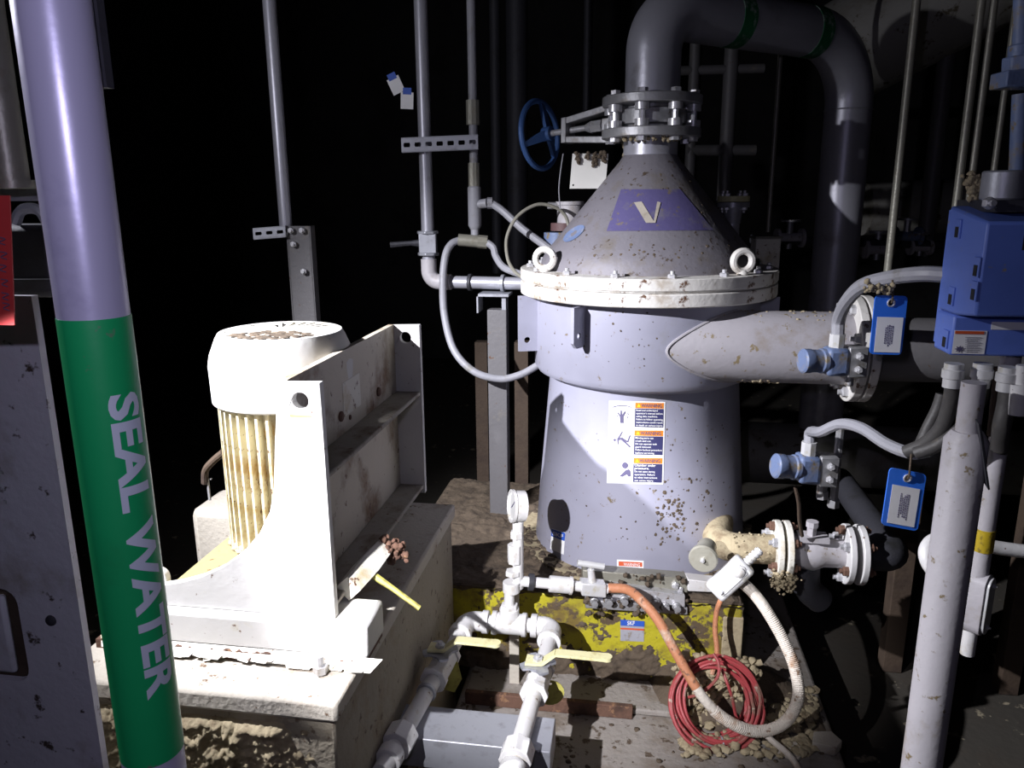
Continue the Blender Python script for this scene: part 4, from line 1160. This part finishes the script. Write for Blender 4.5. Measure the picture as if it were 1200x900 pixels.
for x, y in ((1124, 268), (1146, 313), (1143, 341), (1116, 347), (1109, 397)):
    q = pX(x, y, BXX)
    cl = obj('cover_clip', MB().box2((BXX-.004, q.y-.014, q.z-.020), (BXX, q.y+.014, q.z+.020)), M_bluebox, blue, bev=.001)
    obj('clip_slot', MB().box2((BXX-.0052, q.y-.008, q.z-.018), (BXX-.004, q.y+.008, q.z+.004)), M_black, cl)
def front_quad(name, x0, y0, x1, y1, Y, m, par, e=.001):
    a, b = pY(x0, y0, Y), pY(x1, y1, Y)
    return obj(name, MB().box2((a.x, Y-e, a.z), (b.x, Y-e+.0006, b.z)), m, par)
lb_ = front_quad('warning_sticker', 1118.5, 387, 1153, 415, yl_, M_paper, blue, .0015)
front_quad('red_band', 1119, 387.5, 1152.5, 391.5, yl_, M_redprint, lb_, .003)
mb = MB()
for k in range(9):
    a, b = pY(1131, 395+k*2.1, yl_-.003), pY(1150-(k % 3)*2, 396+k*2.1, yl_-.003)
    mb.box2((a.x, a.y, a.z), (b.x, a.y-.0004, b.z))
obj('print', mb, M_conduit, lb_)
q = pY(1124, 409, yl_-.003)
st = [(.010*(1 if k % 2 else .5)*math.cos(k*math.pi/7), .008*(1 if k % 2 else .5)*math.sin(k*math.pi/7)) for k in range(14)]
obj('hazard_mark', MB().plate(st, [], q, (1, 0, 0), (0, 0, 1), (0, -.0005, 0)), M_ink, lb_)
front_quad('name_strip', 1162, 377, 1215, 387, yl_, M_paper, blue, .0015)
q = pY(1190, 263, yf_)
obj('display_window', MB().box2((BXX+.07, yf_-.002, kb[1].z-.055), (BXX+.2, yf_+.001, kb[1].z-.025)), M_black, blue)
mq = p(1173, 238, 1.66)
obj('mount_bracket', MB().box2((BXX+.035, yf_+.05, zt0-.012), (BXX+.32, yb_+.06, zt0+.012)), M_dark, blue)
cap = thing('pipe_clamp_cap', 'short grey pipe stub standing on the blue box bracket', 'pipe', (mq.x, mq.y, zt0+.012))
obj('stub', MB().cyl((mq.x, mq.y, zt0+.012), (mq.x, mq.y, p(1173, 200, 1.66).z), .042, n=28), M_galv, cap, bev=.004)
inst('clamp_bolt', HEX, cap, p(1158, 238, 1.60), -HEAD, scale=.9)
mb = MB()
for _ in range(50): mb.lump(p(1141+g.gauss(0, 4), 217+g.gauss(0, 8), 1.72), g.uniform(.004, .011), g)
o = obj('muck_clot', mb, M_mud, kind='stuff'); o['kind'] = 'stuff'; tag(o, 'brown muck clotted beside the pipe stub on the blue box', 'muck')
mb = MB()
for _ in range(14):
    mb.lump((BXX+g.uniform(.03, .14), yl_-.02+g.uniform(-.02, .02), zs+.004), g.uniform(.003, .008), g)
# hoses and glands below the box
GL = meshonly('cable_gland', MB().lathe([(.019, -.05), (.019, -.03), (.023, -.028), (.023, -.010), (.020, -.008), (.020, .004)], (0, 0, 0), n=12), M_lb)
for (x, y, dpt, path_, r_, lab_) in (
        (1118, 428, 1.66, [(1117, 436, 1.66), (1115, 465, 1.67), (1104, 500, 1.69), (1084, 520, 1.72), (1062, 530, 1.75)], .017, 'black hose under the blue box sweeping back to the grey conduit'),
        (1152, 428, 1.66, [(1152, 436, 1.66), (1148, 468, 1.66), (1128, 500, 1.66), (1098, 522, 1.69), (1074, 531, 1.72)], .0155, 'black hose under the blue box curving across the stand pipe'),
        (1182, 432, 1.62, [(1183, 438, 1.62), (1180, 470, 1.62), (1174, 500, 1.62), (1172, 525, 1.64)], .019, 'thick black hose dropping straight under the blue box')):
    inst('cable_gland', GL, blue, p(x, y, dpt))
    hose('black_hose', [p(*c) for c in path_], r_, M_blackhose, lab_, 'hose', 12)
hose('black_hose', [p(1104, 462, 1.78), p(1098, 480, 1.78), p(1088, 500, 1.78), p(1078, 522, 1.78)], .014, M_blackhose, 'short black hose tucked behind the sweeping hose', 'hose', 12)
q = p(1195, 440, 1.60)
tag(obj('white_gland', MB().cyl(p(1199, 428, 1.6), p(1196, 450, 1.6), .013, n=12).cyl(p(1196, 450, 1.6), p(1193, 485, 1.6), .021, n=14), M_white_pipe), 'bright white cable gland below the blue box corner', 'gland')
tag(obj('olive_lead', MB().tube(spline([p(1168, 430, 1.66), p(1166, 455, 1.66), p(1163, 480, 1.67), p(1160, 510, 1.68)], 6), .007, 8), M_brown), 'thin olive lead beside the thick black hose', 'cable')

# stand pipe
SP = p(1118, 620, 1.56)
spz = p(1132, 505, 1.56).z
stp = thing('stand_pipe', 'thick whitish upright stand pipe below the blue box', 'pipe', (SP.x, SP.y, FLZ))
obj('pipe_run', MB().lathe([(.043, FLZ), (.043, spz-.02), (.030, spz)], (SP.x, SP.y, 0), n=32), M_outlet, stp)
obj('upper_neck', MB().cyl((SP.x, SP.y, spz-.01), (SP.x, SP.y, p(1140, 448, 1.56).z), .024, n=20), M_outlet, stp)
obj('foot_flange', MB().cyl((SP.x, SP.y, FLZ), (SP.x, SP.y, FLZ+.02), .09, n=24), M_dark, stp)
# thin plate edge-on
q0, q1 = p(1147, 497, 1.5), p(1158, 574, 1.5)
dv = (q1-q0)
tag(obj('dark_tag', MB().plate([(0, 0), (.05, .0), (.05, dv.length), (0, dv.length)], [], q0, (LAT*.35+HEAD*.93).normalized(), dv.normalized(), LAT*.004), M_dark), 'dark rectangular tag seen nearly edge-on beside the stand pipe', 'tag')
# second conduit with cast access body
CP = p(1152, 640, 1.70)
cdp = thing('access_conduit', 'slim pale conduit with oblong cast access body behind the stand pipe', 'conduit', (CP.x, CP.y, p(1128, 765, 1.7).z))
obj('conduit_run', MB().cyl((CP.x, CP.y, zb_+.0), (CP.x, CP.y, p(1137, 695, 1.7).z), .021, n=18), M_outlet, cdp)
bq = V((CP.x, CP.y, p(1147, 705, 1.7).z))
pts = [(.030*math.cos(a)+(0), .030*math.sin(a)+(.05 if math.sin(a) > 0 else -.05)) for a in [k*math.pi/10+.01 for k in range(20)]]
fd = (-HEAD*.75+LAT*.66).normalized(); sdx = V((0, 0, 1)).cross(fd)
bo = obj('access_body', MB().plate(pts, [], bq-fd*.03, sdx, (0, 0, 1), fd*.055), M_outlet, cdp, bev=.006)
pts2 = [(a*.82, b*.92) for a, b in pts]
obj('access_cover', MB().plate(pts2, [], bq+fd*.025, sdx, (0, 0, 1), fd*.008), M_lb, bo, bev=.003)
for s in (-1, 1): inst('cover_screw', HEX, bo, bq+fd*.033+V((0, 0, s*.055)), fd, scale=.4)
obj('lower_stub', MB().cyl((CP.x, CP.y, bq.z-.07), (CP.x, CP.y, p(1126, 766, 1.7).z), .017, n=14), M_white_pipe, cdp)
tq = V((CP.x, CP.y, p(1155, 632, 1.7).z))
obj('yellow_tape', MB().tube([tq-V((0, 0, .028)), tq+V((0, 0, .028))], .0225, 18), M_yellowtape, cdp, label='torn yellow tape wrap')
# bent hand rail
hose('bent_rail', [p(1215, 648, 1.9), p(1170, 642, 1.9), p(1120, 632, 1.9), p(1095, 633, 1.9), p(1085, 646, 1.88), p(1090, 664, 1.86), p(1108, 682, 1.84), p(1130, 700, 1.84)], .0185, M_white_pipe,
     'bent whitish rail hooking round behind the stand pipe', 'rail', 14)
# blue fitting at the top right edge
tr = thing('cross_fitting', 'muddy pale blue pipe fitting above the blue box', 'fitting', p(1192, 110, 1.7))
obj('fitting_body', MB().cyl(p(1196, 52, 1.7), p(1194, 78, 1.7), .022, n=16).cyl(p(1194, 66, 1.7), p(1193, 84, 1.7), .032, n=8).obox(p(1192, 94, 1.7), LAT, HEAD, (0, 0, 1), .04, .03, .016), M_bluesensor, tr, bev=.003)
obj('riser', MB().cyl(p(1196, 110, 1.7), p(1190, 235, 1.7), .016, n=14), M_bluesensor, tr)
obj('upper_riser', MB().cyl(p(1199, -40, 1.7), p(1196, 56, 1.7), .016, n=14), M_bluesensor, tr)

# ------------------------------------------------------------------ left foreground: seal water pipe, steel panel, red card
SW = p(121, 450, .70)
RS = .0305
sp_ = thing('seal_water_pipe', 'upright pipe with green band lettered SEAL WATER close by', 'pipe', (SW.x, SW.y, FLZ))
zg1, zg0 = p(103, 374, .68).z, p(178, 893, .68).z
obj('pipe_run', MB().cyl((SW.x, SW.y, FLZ), (SW.x, SW.y, 2.6), RS, n=48), M_sealpipe, sp_)
gb = obj('green_band', MB().cyl((SW.x, SW.y, zg0), (SW.x, SW.y, zg1), RS+.0006, n=48), M_greenpaint, sp_)
vs, fs = text2d('SEAL WATER', 1.0, .035)
x0, x1 = min(q[0] for q in vs), max(q[0] for q in vs)
zt_, zb2 = p(140, 462, .68).z, p(175, 816, .68).z
bm = bmesh.new()
bv = [bm.verts.new((a, b, 0)) for a, b in vs]
for f in fs:
    try: bm.faces.new([bv[i] for i in f])
    except ValueError: pass
bmesh.ops.triangulate(bm, faces=bm.faces)
for _ in range(3):
    bmesh.ops.subdivide_edges(bm, edges=[e for e in bm.edges if e.calc_length() > .10], cuts=1)
bmesh.ops.triangulate(bm, faces=bm.faces)
bm.verts.ensure_lookup_table()
toc = -V((SW.x, SW.y, 0)).normalized(); rgt = V((0, 0, 1)).cross(toc)
lv = []
LH = .0275                                         # letter height round the pipe
for q in bm.verts:
    z = zt_+(zb2-zt_)*(q.co.x-x0)/(x1-x0)
    ang = (.0060+q.co.y/.72*LH)/RS-.10
    d_ = toc*math.cos(ang)+rgt*math.sin(ang)
    lv.append(V((SW.x, SW.y, z))+d_*(RS+.0014))
lf = [tuple(v_.index for v_ in f.verts) for f in bm.faces]
bm.free()
obj('lettering', MB().add(lv, lf), M_letter, gb)
obj('pipe_clip', MB().box2((SW.x+.010, SW.y+.020, p(100, 70, .7).z-.02), (SW.x+.027, SW.y+.030, p(100, 0, .7).z+.05)), M_dark, sp_)

PY_ = 1.0
pr_ = p(60, 500, 1.05)
pt = p(20, 347, 1.05).z
pn = thing('steel_panel', 'scuffed grey steel panel with oblong handle slot beside the green-banded pipe', 'panel', (pr_.x-.3, pr_.y, FLZ))
bqd = pY(12, 735, pr_.y)
slot = []
for cx, cz_, a0 in ((bqd.x-.005, bqd.z+.04, 0), (bqd.x-.05, bqd.z+.04, 90), (bqd.x-.05, bqd.z-.07, 180), (bqd.x-.005, bqd.z-.07, 270)):
    for k in range(5):
        a = math.radians(a0+22.5*k); slot.append((cx+.025*math.cos(a)-pr_.x, cz_+.025*math.sin(a)))
obj('sheet', MB().plate([(0, FLZ), (0, pt), (-.62, pt), (-.62, FLZ)], [slot], pr_*1 - V((0, 0, pr_.z)), (1, 0, 0), (0, 0, 1), (0, .012, 0)), M_panelgrey, pn)
obj('slot_cover', MB().box2((bqd.x-.12, pr_.y+.014, bqd.z-.12), (bqd.x+.04, pr_.y+.022, bqd.z+.1)), M_brown, pn)
obj('slot_handle', MB().box2((bqd.x-.06, pr_.y+.002, bqd.z-.085), (bqd.x-.008, pr_.y+.014, bqd.z+.05)), M_panelgrey, pn, bev=.006)
inst('panel_rivet', meshonly('panel_rivet', MB().lathe([(.009, 0), (.008, .003), (.004, .005)], (0, 0, 0), n=14), M_dark), pn, pY(60, 727, pr_.y), (0, -1, 0))
# column and clamps above the panel
cpz = p(30, 345, 1.15)
hc_ = thing('pipe_hanger', 'dark clamp bracket and bar above the steel panel', 'bracket', p(30, 350, 1.2))
obj('bar', MB().obox(p(10, 229, 1.15), LAT, HEAD, (0, 0, 1), .09, .02, .008), M_galv, hc_)
obj('clamp_saddle', MB().tube(fillet([p(18, 262, 1.17), p(24, 244, 1.17), p(46, 244, 1.17), p(56, 262, 1.17)], .02, 5), .008, 8), M_galv, hc_)
obj('clamp_body', MB().obox(p(36, 305, 1.2), LAT, HEAD, (0, 0, 1), .05, .03, .055), M_dark, hc_, bev=.01)
obj('clamp_strap', MB().obox(p(40, 332, 1.18), LAT, HEAD, (0, 0, 1), .055, .02, .008), M_dark, hc_)
up = p(4, 150, 1.05)
tag(obj('olive_pipe', MB().cyl((up.x, up.y, p(8, 219, 1.05).z), (up.x, up.y, 2.6), .022, n=16).cyl((up.x, up.y, p(8, 221, 1.05).z), (up.x, up.y, p(8, 211, 1.05).z), .027, n=16), M_cap), 'dull olive upright pipe above the clamp bar', 'pipe')
q0 = p(-20, 230, .85)
rc = thing('red_card', 'red card with dark handwriting hanging over the steel panel', 'card', p(0, 380, .85))
a, b, c_, d_ = p(-60, 229, .85), p(11, 229, .85), p(17, 381, .85), p(-52, 381, .85)
obj('card', MB().add([a, b, c_, d_]+[k+HEAD*.002 for k in (a, b, c_, d_)], [(0, 3, 2, 1), (4, 5, 6, 7), (0, 1, 5, 4), (1, 2, 6, 5), (2, 3, 7, 6), (3, 0, 4, 7)]), M_reddark, rc)
mb = MB()
for x, y in ((2, 283), (4, 300), (3, 315), (5, 332), (6, 348), (7, 360)):
    mb.tube(spline([p(x-4, y-5, .848), p(x+4, y-3, .848), p(x-3, y+1, .848), p(x+4, y+4, .848)], 4), .0006, 5)
obj('handwriting', mb, M_ink, rc)

# ------------------------------------------------------------------ behind left: risers, valve, conduit, struts
def perforated(name, tl, tr, hpx, d, n, label, holes=True, m=None):
    a, b = p(*tl, d), p(*tr, d)
    u = (b-a); L_ = u.length; u.normalize(); h = hpx*d/900
    nrm = u.cross(V((0, 0, 1))).normalized()
    if nrm.dot(HEAD) < 0: nrm = -nrm
    sl = []
    for k in range(n):
        cx = L_*(k+.5)/n; w_ = L_/n*.26; hh = h*.16
        sl.append([(cx-w_, -h/2-hh), (cx+w_, -h/2-hh), (cx+w_*1.2, -h/2), (cx+w_, -h/2+hh), (cx-w_, -h/2+hh), (cx-w_*1.2, -h/2)])
    mb = MB().plate([(0, 0), (L_, 0), (L_, -h), (0, -h)], sl, a, u, V((0, 0, 1)), nrm*.003)
    mb.obox(a+u*L_/2+nrm*.02, u, nrm, (0, 0, 1), L_/2, .02, .0015).obox(a+u*L_/2+nrm*.02-V((0, 0, h)), u, nrm, (0, 0, 1), L_/2, .02, .0015)
    return tag(obj(name, mb, m or M_galv), label, 'strut')

R1 = p(499, 200, 3.1)
ra = thing('valved_riser', 'slim grey riser with ball valve turning towards the vessel rim', 'pipe', (R1.x, R1.y, p(503, 345, 3.1).z))
zh = p(503, 330, 3.1).z
e = p(612, 331, 3.0)
obj('pipe_run', MB().tube(fillet([(R1.x, R1.y, 3.0), (R1.x, R1.y, zh), (e.x, e.y, zh)], .06, 8), .025, 18), M_pipe, ra)
obj('elbow', MB().tube(fillet([(R1.x, R1.y, zh+.09), (R1.x, R1.y, zh), V((R1.x, R1.y, zh)).lerp(V((e.x, e.y, zh)), .24)], .06, 8), .031, 18), M_outlet, ra)
vq = V((R1.x, R1.y, p(502, 285, 3.1).z))
bv_ = obj('ball_valve', MB().obox(vq, LAT, HEAD, (0, 0, 1), .034, .03, .038).cyl(vq-V((0, 0, .048)), vq-V((0, 0, .036)), .044, n=8).cyl(vq+V((0, 0, .036)), vq+V((0, 0, .048)), .044, n=8), M_galv, ra, bev=.003)
obj('valve_lever', MB().tube([vq-LAT*.03, vq-LAT*.07, vq-LAT*.15-V((0, 0, .006))], [.016, .010, .012], 8), M_dark, bv_)
for t in (.45, .80):
    q = V((R1.x, R1.y, zh)).lerp(V((e.x, e.y, zh)), t); dd_ = (V((e.x, e.y, zh))-V((R1.x, R1.y, zh))).normalized()
    obj('pipe_clamp', MB().cyl(q-dd_*.006, q+dd_*.006, .034, n=18), M_dark if t < .6 else M_galv, ra)
R2 = p(554.5, 150, 3.1)
rb_ = thing('conduit_riser', 'thin grey conduit riser with long cast tee body', 'conduit', (R2.x, R2.y, p(553, 290, 3.1).z))
obj('conduit_run', MB().cyl((R2.x, R2.y, p(553, 285, 3.1).z), (R2.x, R2.y, 3.0), .0165, n=14), M_conduit, rb_)
zq = p(554, 243, 3.1).z
obj('tee_body', MB().lathe([(.018, -.085), (.026, -.07), (.026, .075), (.018, .085)], (R2.x, R2.y, zq), n=14).cyl(V((R2.x, R2.y, zq+.01)), p(571, 238, 3.08), .018, n=12).cyl(p(571, 238, 3.08), p(577, 238, 3.08), .022, n=8), M_conduit, rb_)
for y, rr in ((132, .026), (205, .022)):
    q = V((R2.x, R2.y, p(554, y, 3.1).z)); obj('coupling', MB().cyl(q-V((0, 0, .045)), q+V((0, 0, .045)), rr, n=10), M_cap, rb_)
obj('lower_joint', MB().cyl(p(537, 281, 3.08), p(560, 283, 3.08), .024, n=12).cyl(p(560, 283, 3.08), p(571, 284, 3.08), .026, n=8), M_cap, rb_)
perforated('slotted_strut', (470, 162), (560, 158), 15, 3.04, 7, 'slotted galvanised strut tying the two slim risers together')
hose('sloping_conduit', [p(576, 238, 3.08), p(590, 248, 3.05), p(612, 268, 3.02), p(636, 286, 3.0), p(652, 298, 2.98)], .015, M_conduit, 'grey conduit sloping from the cast tee down behind the cone', 'conduit')
hose('looping_conduit', [p(540, 281, 3.08), p(529, 286, 3.06), p(522, 300, 3.04), p(519, 330, 3.02), p(521, 370, 3.0), p(532, 410, 2.94), p(555, 435, 2.90), p(585, 444, 2.89), p(610, 439, 2.89), p(632, 427, 2.90)], .0145, M_conduit,
     'grey conduit hanging in a long loop left of the drum', 'conduit', 12)
hose('short_conduit', [p(570, 284, 3.07), p(578, 290, 3.06), p(581, 300, 3.05), p(590, 313, 3.02), p(606, 320, 2.98), p(614, 321, 2.95)], .014, M_conduit, 'short grey conduit curving to the rim of the vessel', 'conduit')
hose('thin_cable_loop', [p(668, 272, 2.95), p(662, 252, 2.95), p(648, 242, 2.94), p(628, 240, 2.93), p(606, 254, 2.92), p(594, 278, 2.92), p(595, 303, 2.9), p(603, 318, 2.86), p(613, 326, 2.82)], .0065, M_cap, 'thin grey cable looping over beside the cone', 'cable', 8)
ic = p(668, 258, 3.05)
im = thing('instrument_head', 'small muddy instrument head half hidden behind the cone', 'instrument', p(660, 290, 3.05))
obj('head', MB().cyl(p(668, 262, 3.05), p(668, 240, 3.05), .05, n=20).cyl(p(668, 240, 3.05), p(668, 236, 3.05), .056, n=20), M_outlet, im)
obj('cable_gland', MB().cyl(p(642, 241, 3.03), p(662, 241, 3.04), .013, n=8), M_bolt, im)
obj('red_collar', MB().cyl(p(662, 270, 3.05), p(662, 261, 3.05), .056, n=20), mat('dull_red', (.13, .07, .07), .6), im)
obj('blue_base', MB().cyl(p(655, 296, 3.05), p(655, 272, 3.05), .06, n=16), M_bluesensor, im)
# left rod and channel column
LR = p(325, 130, 3.0)
tag(obj('hanger_rod', MB().cyl((LR.x, LR.y, p(335, 268, 3.0).z), (LR.x, LR.y, 3.0), .024, n=16), M_pipe), 'lone grey pipe standing on the bolted channel column', 'pipe')
c0 = p(331, 265, 2.98); c1 = p(368, 265, 2.98)
co = thing('channel_column', 'grey steel channel column with bolts rising behind the motor', 'column', ((c0.x+c1.x)/2, c0.y, FLZ))
cwid = (c1-c0).length; cu_ = (c1-c0).normalized(); ch = c0.z-FLZ
ctr = V(((c0.x+c1.x)/2, (c0.y+c1.y)/2, FLZ+ch/2))
obj('web', MB().obox(ctr, cu_, HEAD, (0, 0, 1), cwid*.36, .004, ch/2), M_dimsteel, co)
for s in (-1, 1): obj('channel_side', MB().obox(ctr+cu_*cwid*.36*s+HEAD*.03, cu_, HEAD, (0, 0, 1), .003, .034, ch/2), M_dimsteel, co)
for x, y in ((341, 270), (354, 270), (344, 286), (356, 318)):
    inst('column_bolt', HEX, co, p(x, y, 2.965), -HEAD, scale=.9)
perforated('slotted_strut', (296, 268), (334, 265), 12, 2.95, 3, 'short slotted strut stub on the channel column')
# little tags high on the riser
for k, (x, y, lb2) in enumerate(((464, 100, 'tilted dim paper tag hanging left of the riser'), (477, 118, 'upright dim paper tag hanging against the riser'))):
    q = p(x, y, 3.08)
    u_ = (LAT+V((0, 0, .45 if k == 0 else -.05))).normalized(); v_ = V((0, 0, 1))-u_*u_.z; v_.normalize()
    tg = thing('paper_tag', lb2, 'tag', q-V((0, 0, .05)), 'paper tags on the riser')
    obj('tag_sheet', MB().obox(q, u_, v_, HEAD, .024, .03, .001), M_paper, tg)
    obj('tag_head', MB().obox(q+v_*.034, u_, v_, HEAD, .016, .012, .0012), M_skf, tg)
# support post with angle bracket
SPx = p(584, 400, 3.0)
po = thing('support_post', 'square steel post with an angle bracket under the horizontal riser pipe', 'post', (SPx.x, SPx.y, .33))
zt2 = p(584, 362, 3.0).z
obj('post_leg', MB().box2((SPx.x-.038, SPx.y-.03, .33), (SPx.x+.038, SPx.y+.03, zt2)), M_dimsteel, po, bev=.003)
obj('angle_bracket', MB().box2((SPx.x-.075, SPx.y-.05, p(580, 346, 3.0).z), (SPx.x+.05, SPx.y+.05, p(580, 343, 3.0).z)).box2((SPx.x-.075, SPx.y-.05, p(580, 365, 3.0).z), (SPx.x-.069, SPx.y+.05, p(580, 343, 3.0).z)).box2((SPx.x+.02, SPx.y-.03, zt2), (SPx.x+.036, SPx.y+.03, p(580, 346, 3.0).z)), M_galv, po)
for x, d, w_, lb2 in ((612, 3.35, .03, 'narrow brown post behind the square steel post'), (566, 3.7, .03, 'far dim brown post left of the square steel post')):
    q = p(x, 480, d)
    tag(obj('rear_post', MB().box2((q.x-w_, q.y-w_, FLZ), (q.x+w_, q.y+w_, p(x, 400, d).z)), M_brown), lb2, 'post')
# small nozzle with blank flange and pale box behind the cone
nb_ = p(858, 262, 3.0)
nz = thing('vent_nozzle', 'small capped nozzle with blank flange behind the cone', 'nozzle', (nb_.x, nb_.y, 1.36))
zf = p(858, 243, 3.0).z
obj('nozzle_pipe', MB().cyl((nb_.x, nb_.y, 1.36), (nb_.x, nb_.y, zf), .028, n=18), M_pipe, nz)
obj('weld_neck', MB().cyl((nb_.x, nb_.y, zf-.06), (nb_.x, nb_.y, zf), .03, .038, n=18), M_pipe, nz)
obj('flange', MB().cyl((nb_.x, nb_.y, zf), (nb_.x, nb_.y, zf+.018), .06, n=26), M_pipe, nz)
obj('blank_flange', MB().cyl((nb_.x, nb_.y, zf+.021), (nb_.x, nb_.y, zf+.042), .06, n=26), M_handle, nz)
for k in range(4):
    a = k*math.pi/2+.9
    q = (nb_.x+.046*math.cos(a), nb_.y+.046*math.sin(a), zf+.042)
    inst('flange_bolt', HEX, nz, q, scale=.9); inst('flange_nut', HEX, nz, (q[0], q[1], zf), (0, 0, -1), scale=.9)
q = p(896, 303, 3.02)
jb = thing('junction_box', 'pale dented junction box behind the right lifting eye', 'box', q-V((0, 0, .08)))
obj('box_body', MB().obox(q, LAT, HEAD, (0, 0, 1), .048, .035, .078), M_whitedirty, jb, bev=.004)
obj('box_lid', MB().obox(q+V((0, 0, .082)), LAT, HEAD, (0, 0, 1), .052, .04, .004), M_cap, jb)

# ------------------------------------------------------------------ dim background pipework
def bgpipe(name, a, b, d0, d1, rpx, m, label, cat='pipe'):
    a_, b_ = p(*a, d0), p(*b, d1)
    return tag(obj(name, MB().cyl(a_, b_, rpx*(d0+d1)/2/900, n=20), m), label, cat)
def vpipe(name, x, y, d, rpx, m, label, cat='pipe', top=5.2):
    q = p(x, y, d)
    return tag(obj(name, MB().cyl(q, (q.x, q.y, top), rpx*d/900, n=20), m), label, cat)
vpipe('tall_rod', 1039, 330, 2.9, 4.5, M_cap, 'slim olive rod right of the dropping overhead pipe', 'rod')
vpipe('tall_rod', 900, 272, 3.4, 2.6, M_cap, 'thin rod hanging between the overhead pipe legs', 'rod')
bgpipe('insulated_duct', (990, 62), (1240, -75), 4.2, 3.8, 58, M_jacket, 'big stained insulated duct crossing the ceiling corner', 'duct')
bgpipe('insulated_duct', (1010, 245), (1560, 225), 4.6, 4.6, 30, M_jacket, 'short grey insulated duct far behind the slim olive rod', 'duct')
ch0 = p(840, 528, 3.75)
tag(obj('cross_header', MB().cyl(ch0, (5.79, ch0.y, ch0.z), .155, n=28), M_jacket), 'wide muddy header pipe below the outlet pipe', 'pipe')
vpipe('drop_pipe', 1120, 245, 2.6, 4.5, M_cap, 'slim upright pipe behind the blue box, left one of a pair')
vpipe('drop_pipe', 1134, 245, 2.6, 4.0, M_cap, 'slim upright pipe behind the blue box, right one of a pair')
vpipe('drop_pipe', 1163, 215, 2.6, 3.6, M_cap, 'short slim upright pipe behind the pipe stub')
vpipe('far_column', 1082, 300, 4.0, 9, M_dimsteel, 'dim grey column between the rod and the paired pipes', 'column')
vpipe('far_column', 848, 235, 4.2, 8, M_dimsteel, 'dim steel column behind the capped nozzle', 'column')
vpipe('far_column', 806, 250, 4.2, 6, M_dimsteel, 'thin dim column behind the cone', 'column')
bgpipe('far_beam', (795, 83), (895, 80), 4.2, 4.2, 5, M_dimsteel, 'dim horizontal beam under the overhead pipe', 'beam')
bgpipe('far_beam', (805, 176), (885, 176), 4.2, 4.2, 6, M_dimsteel, 'dim lower cross beam behind the cone neck', 'beam')
vpipe('far_column', 688, 130, 4.4, 5, M_dark, 'dark thin hanger behind the valve yoke', 'column')
vpipe('far_column', 607, 320, 4.6, 12, M_dark, 'dark wide column behind the blue hand wheel', 'column')
vpipe('far_column', 583, 320, 4.6, 6, M_dark, 'dark slim column right of the conduit riser', 'column')
for (x, y, d, lb2) in ((1052, 700, 2.75, 'rusty brown upright post below the lower blue tag'), (1185, 760, 2.6, 'dim brown upright post right of the stand pipe')):
    q = p(x, y, d); w_ = 12*d/900
    tag(obj('brown_post', MB().box2((q.x-w_, q.y-w_, FLZ), (q.x+w_, q.y+w_, p(x, 560, d).z)), M_brown, bev=.004), lb2, 'post')
# clutter of small dim valves behind the rod
g = random.Random(77)
bgpipe('far_header', (880, 280), (1500, 300), 3.7, 3.7, 5, M_dark, 'thin dark header carrying the dim far valves', 'pipe')
for k, (x, y, s, lb2) in enumerate(((1028, 292, .05, 'dim valve cluster left of the slim olive rod'), (1062, 277, .05, 'small blue dim valve right of the slim olive rod'), (1078, 290, .04, 'dim pale fitting below the small blue valve'), (925, 279, .05, 'dim pale fitting left of the dropping overhead pipe'))):
    q = p(x, y, 3.7)
    t = thing('far_valve', lb2, 'valve', q-V((0, 0, s)))
    obj('valve_body', MB().cyl(q-LAT*s*1.2, q+LAT*s*1.2, s*.5, n=14).cyl(q-LAT*s*1.3, q-LAT*s, s*.9, n=14).cyl(q+LAT*s, q+LAT*s*1.3, s*.9, n=14), M_bluesensor if k == 1 else M_outlet, t)
    obj('valve_stem', MB().cyl(q-V((0, 0, s)), q+V((0, 0, s*1.6)), s*.3, n=10).cyl(q+V((0, 0, s*1.5)), q+V((0, 0, s*1.7)), s*.9, n=14), M_steel, t)
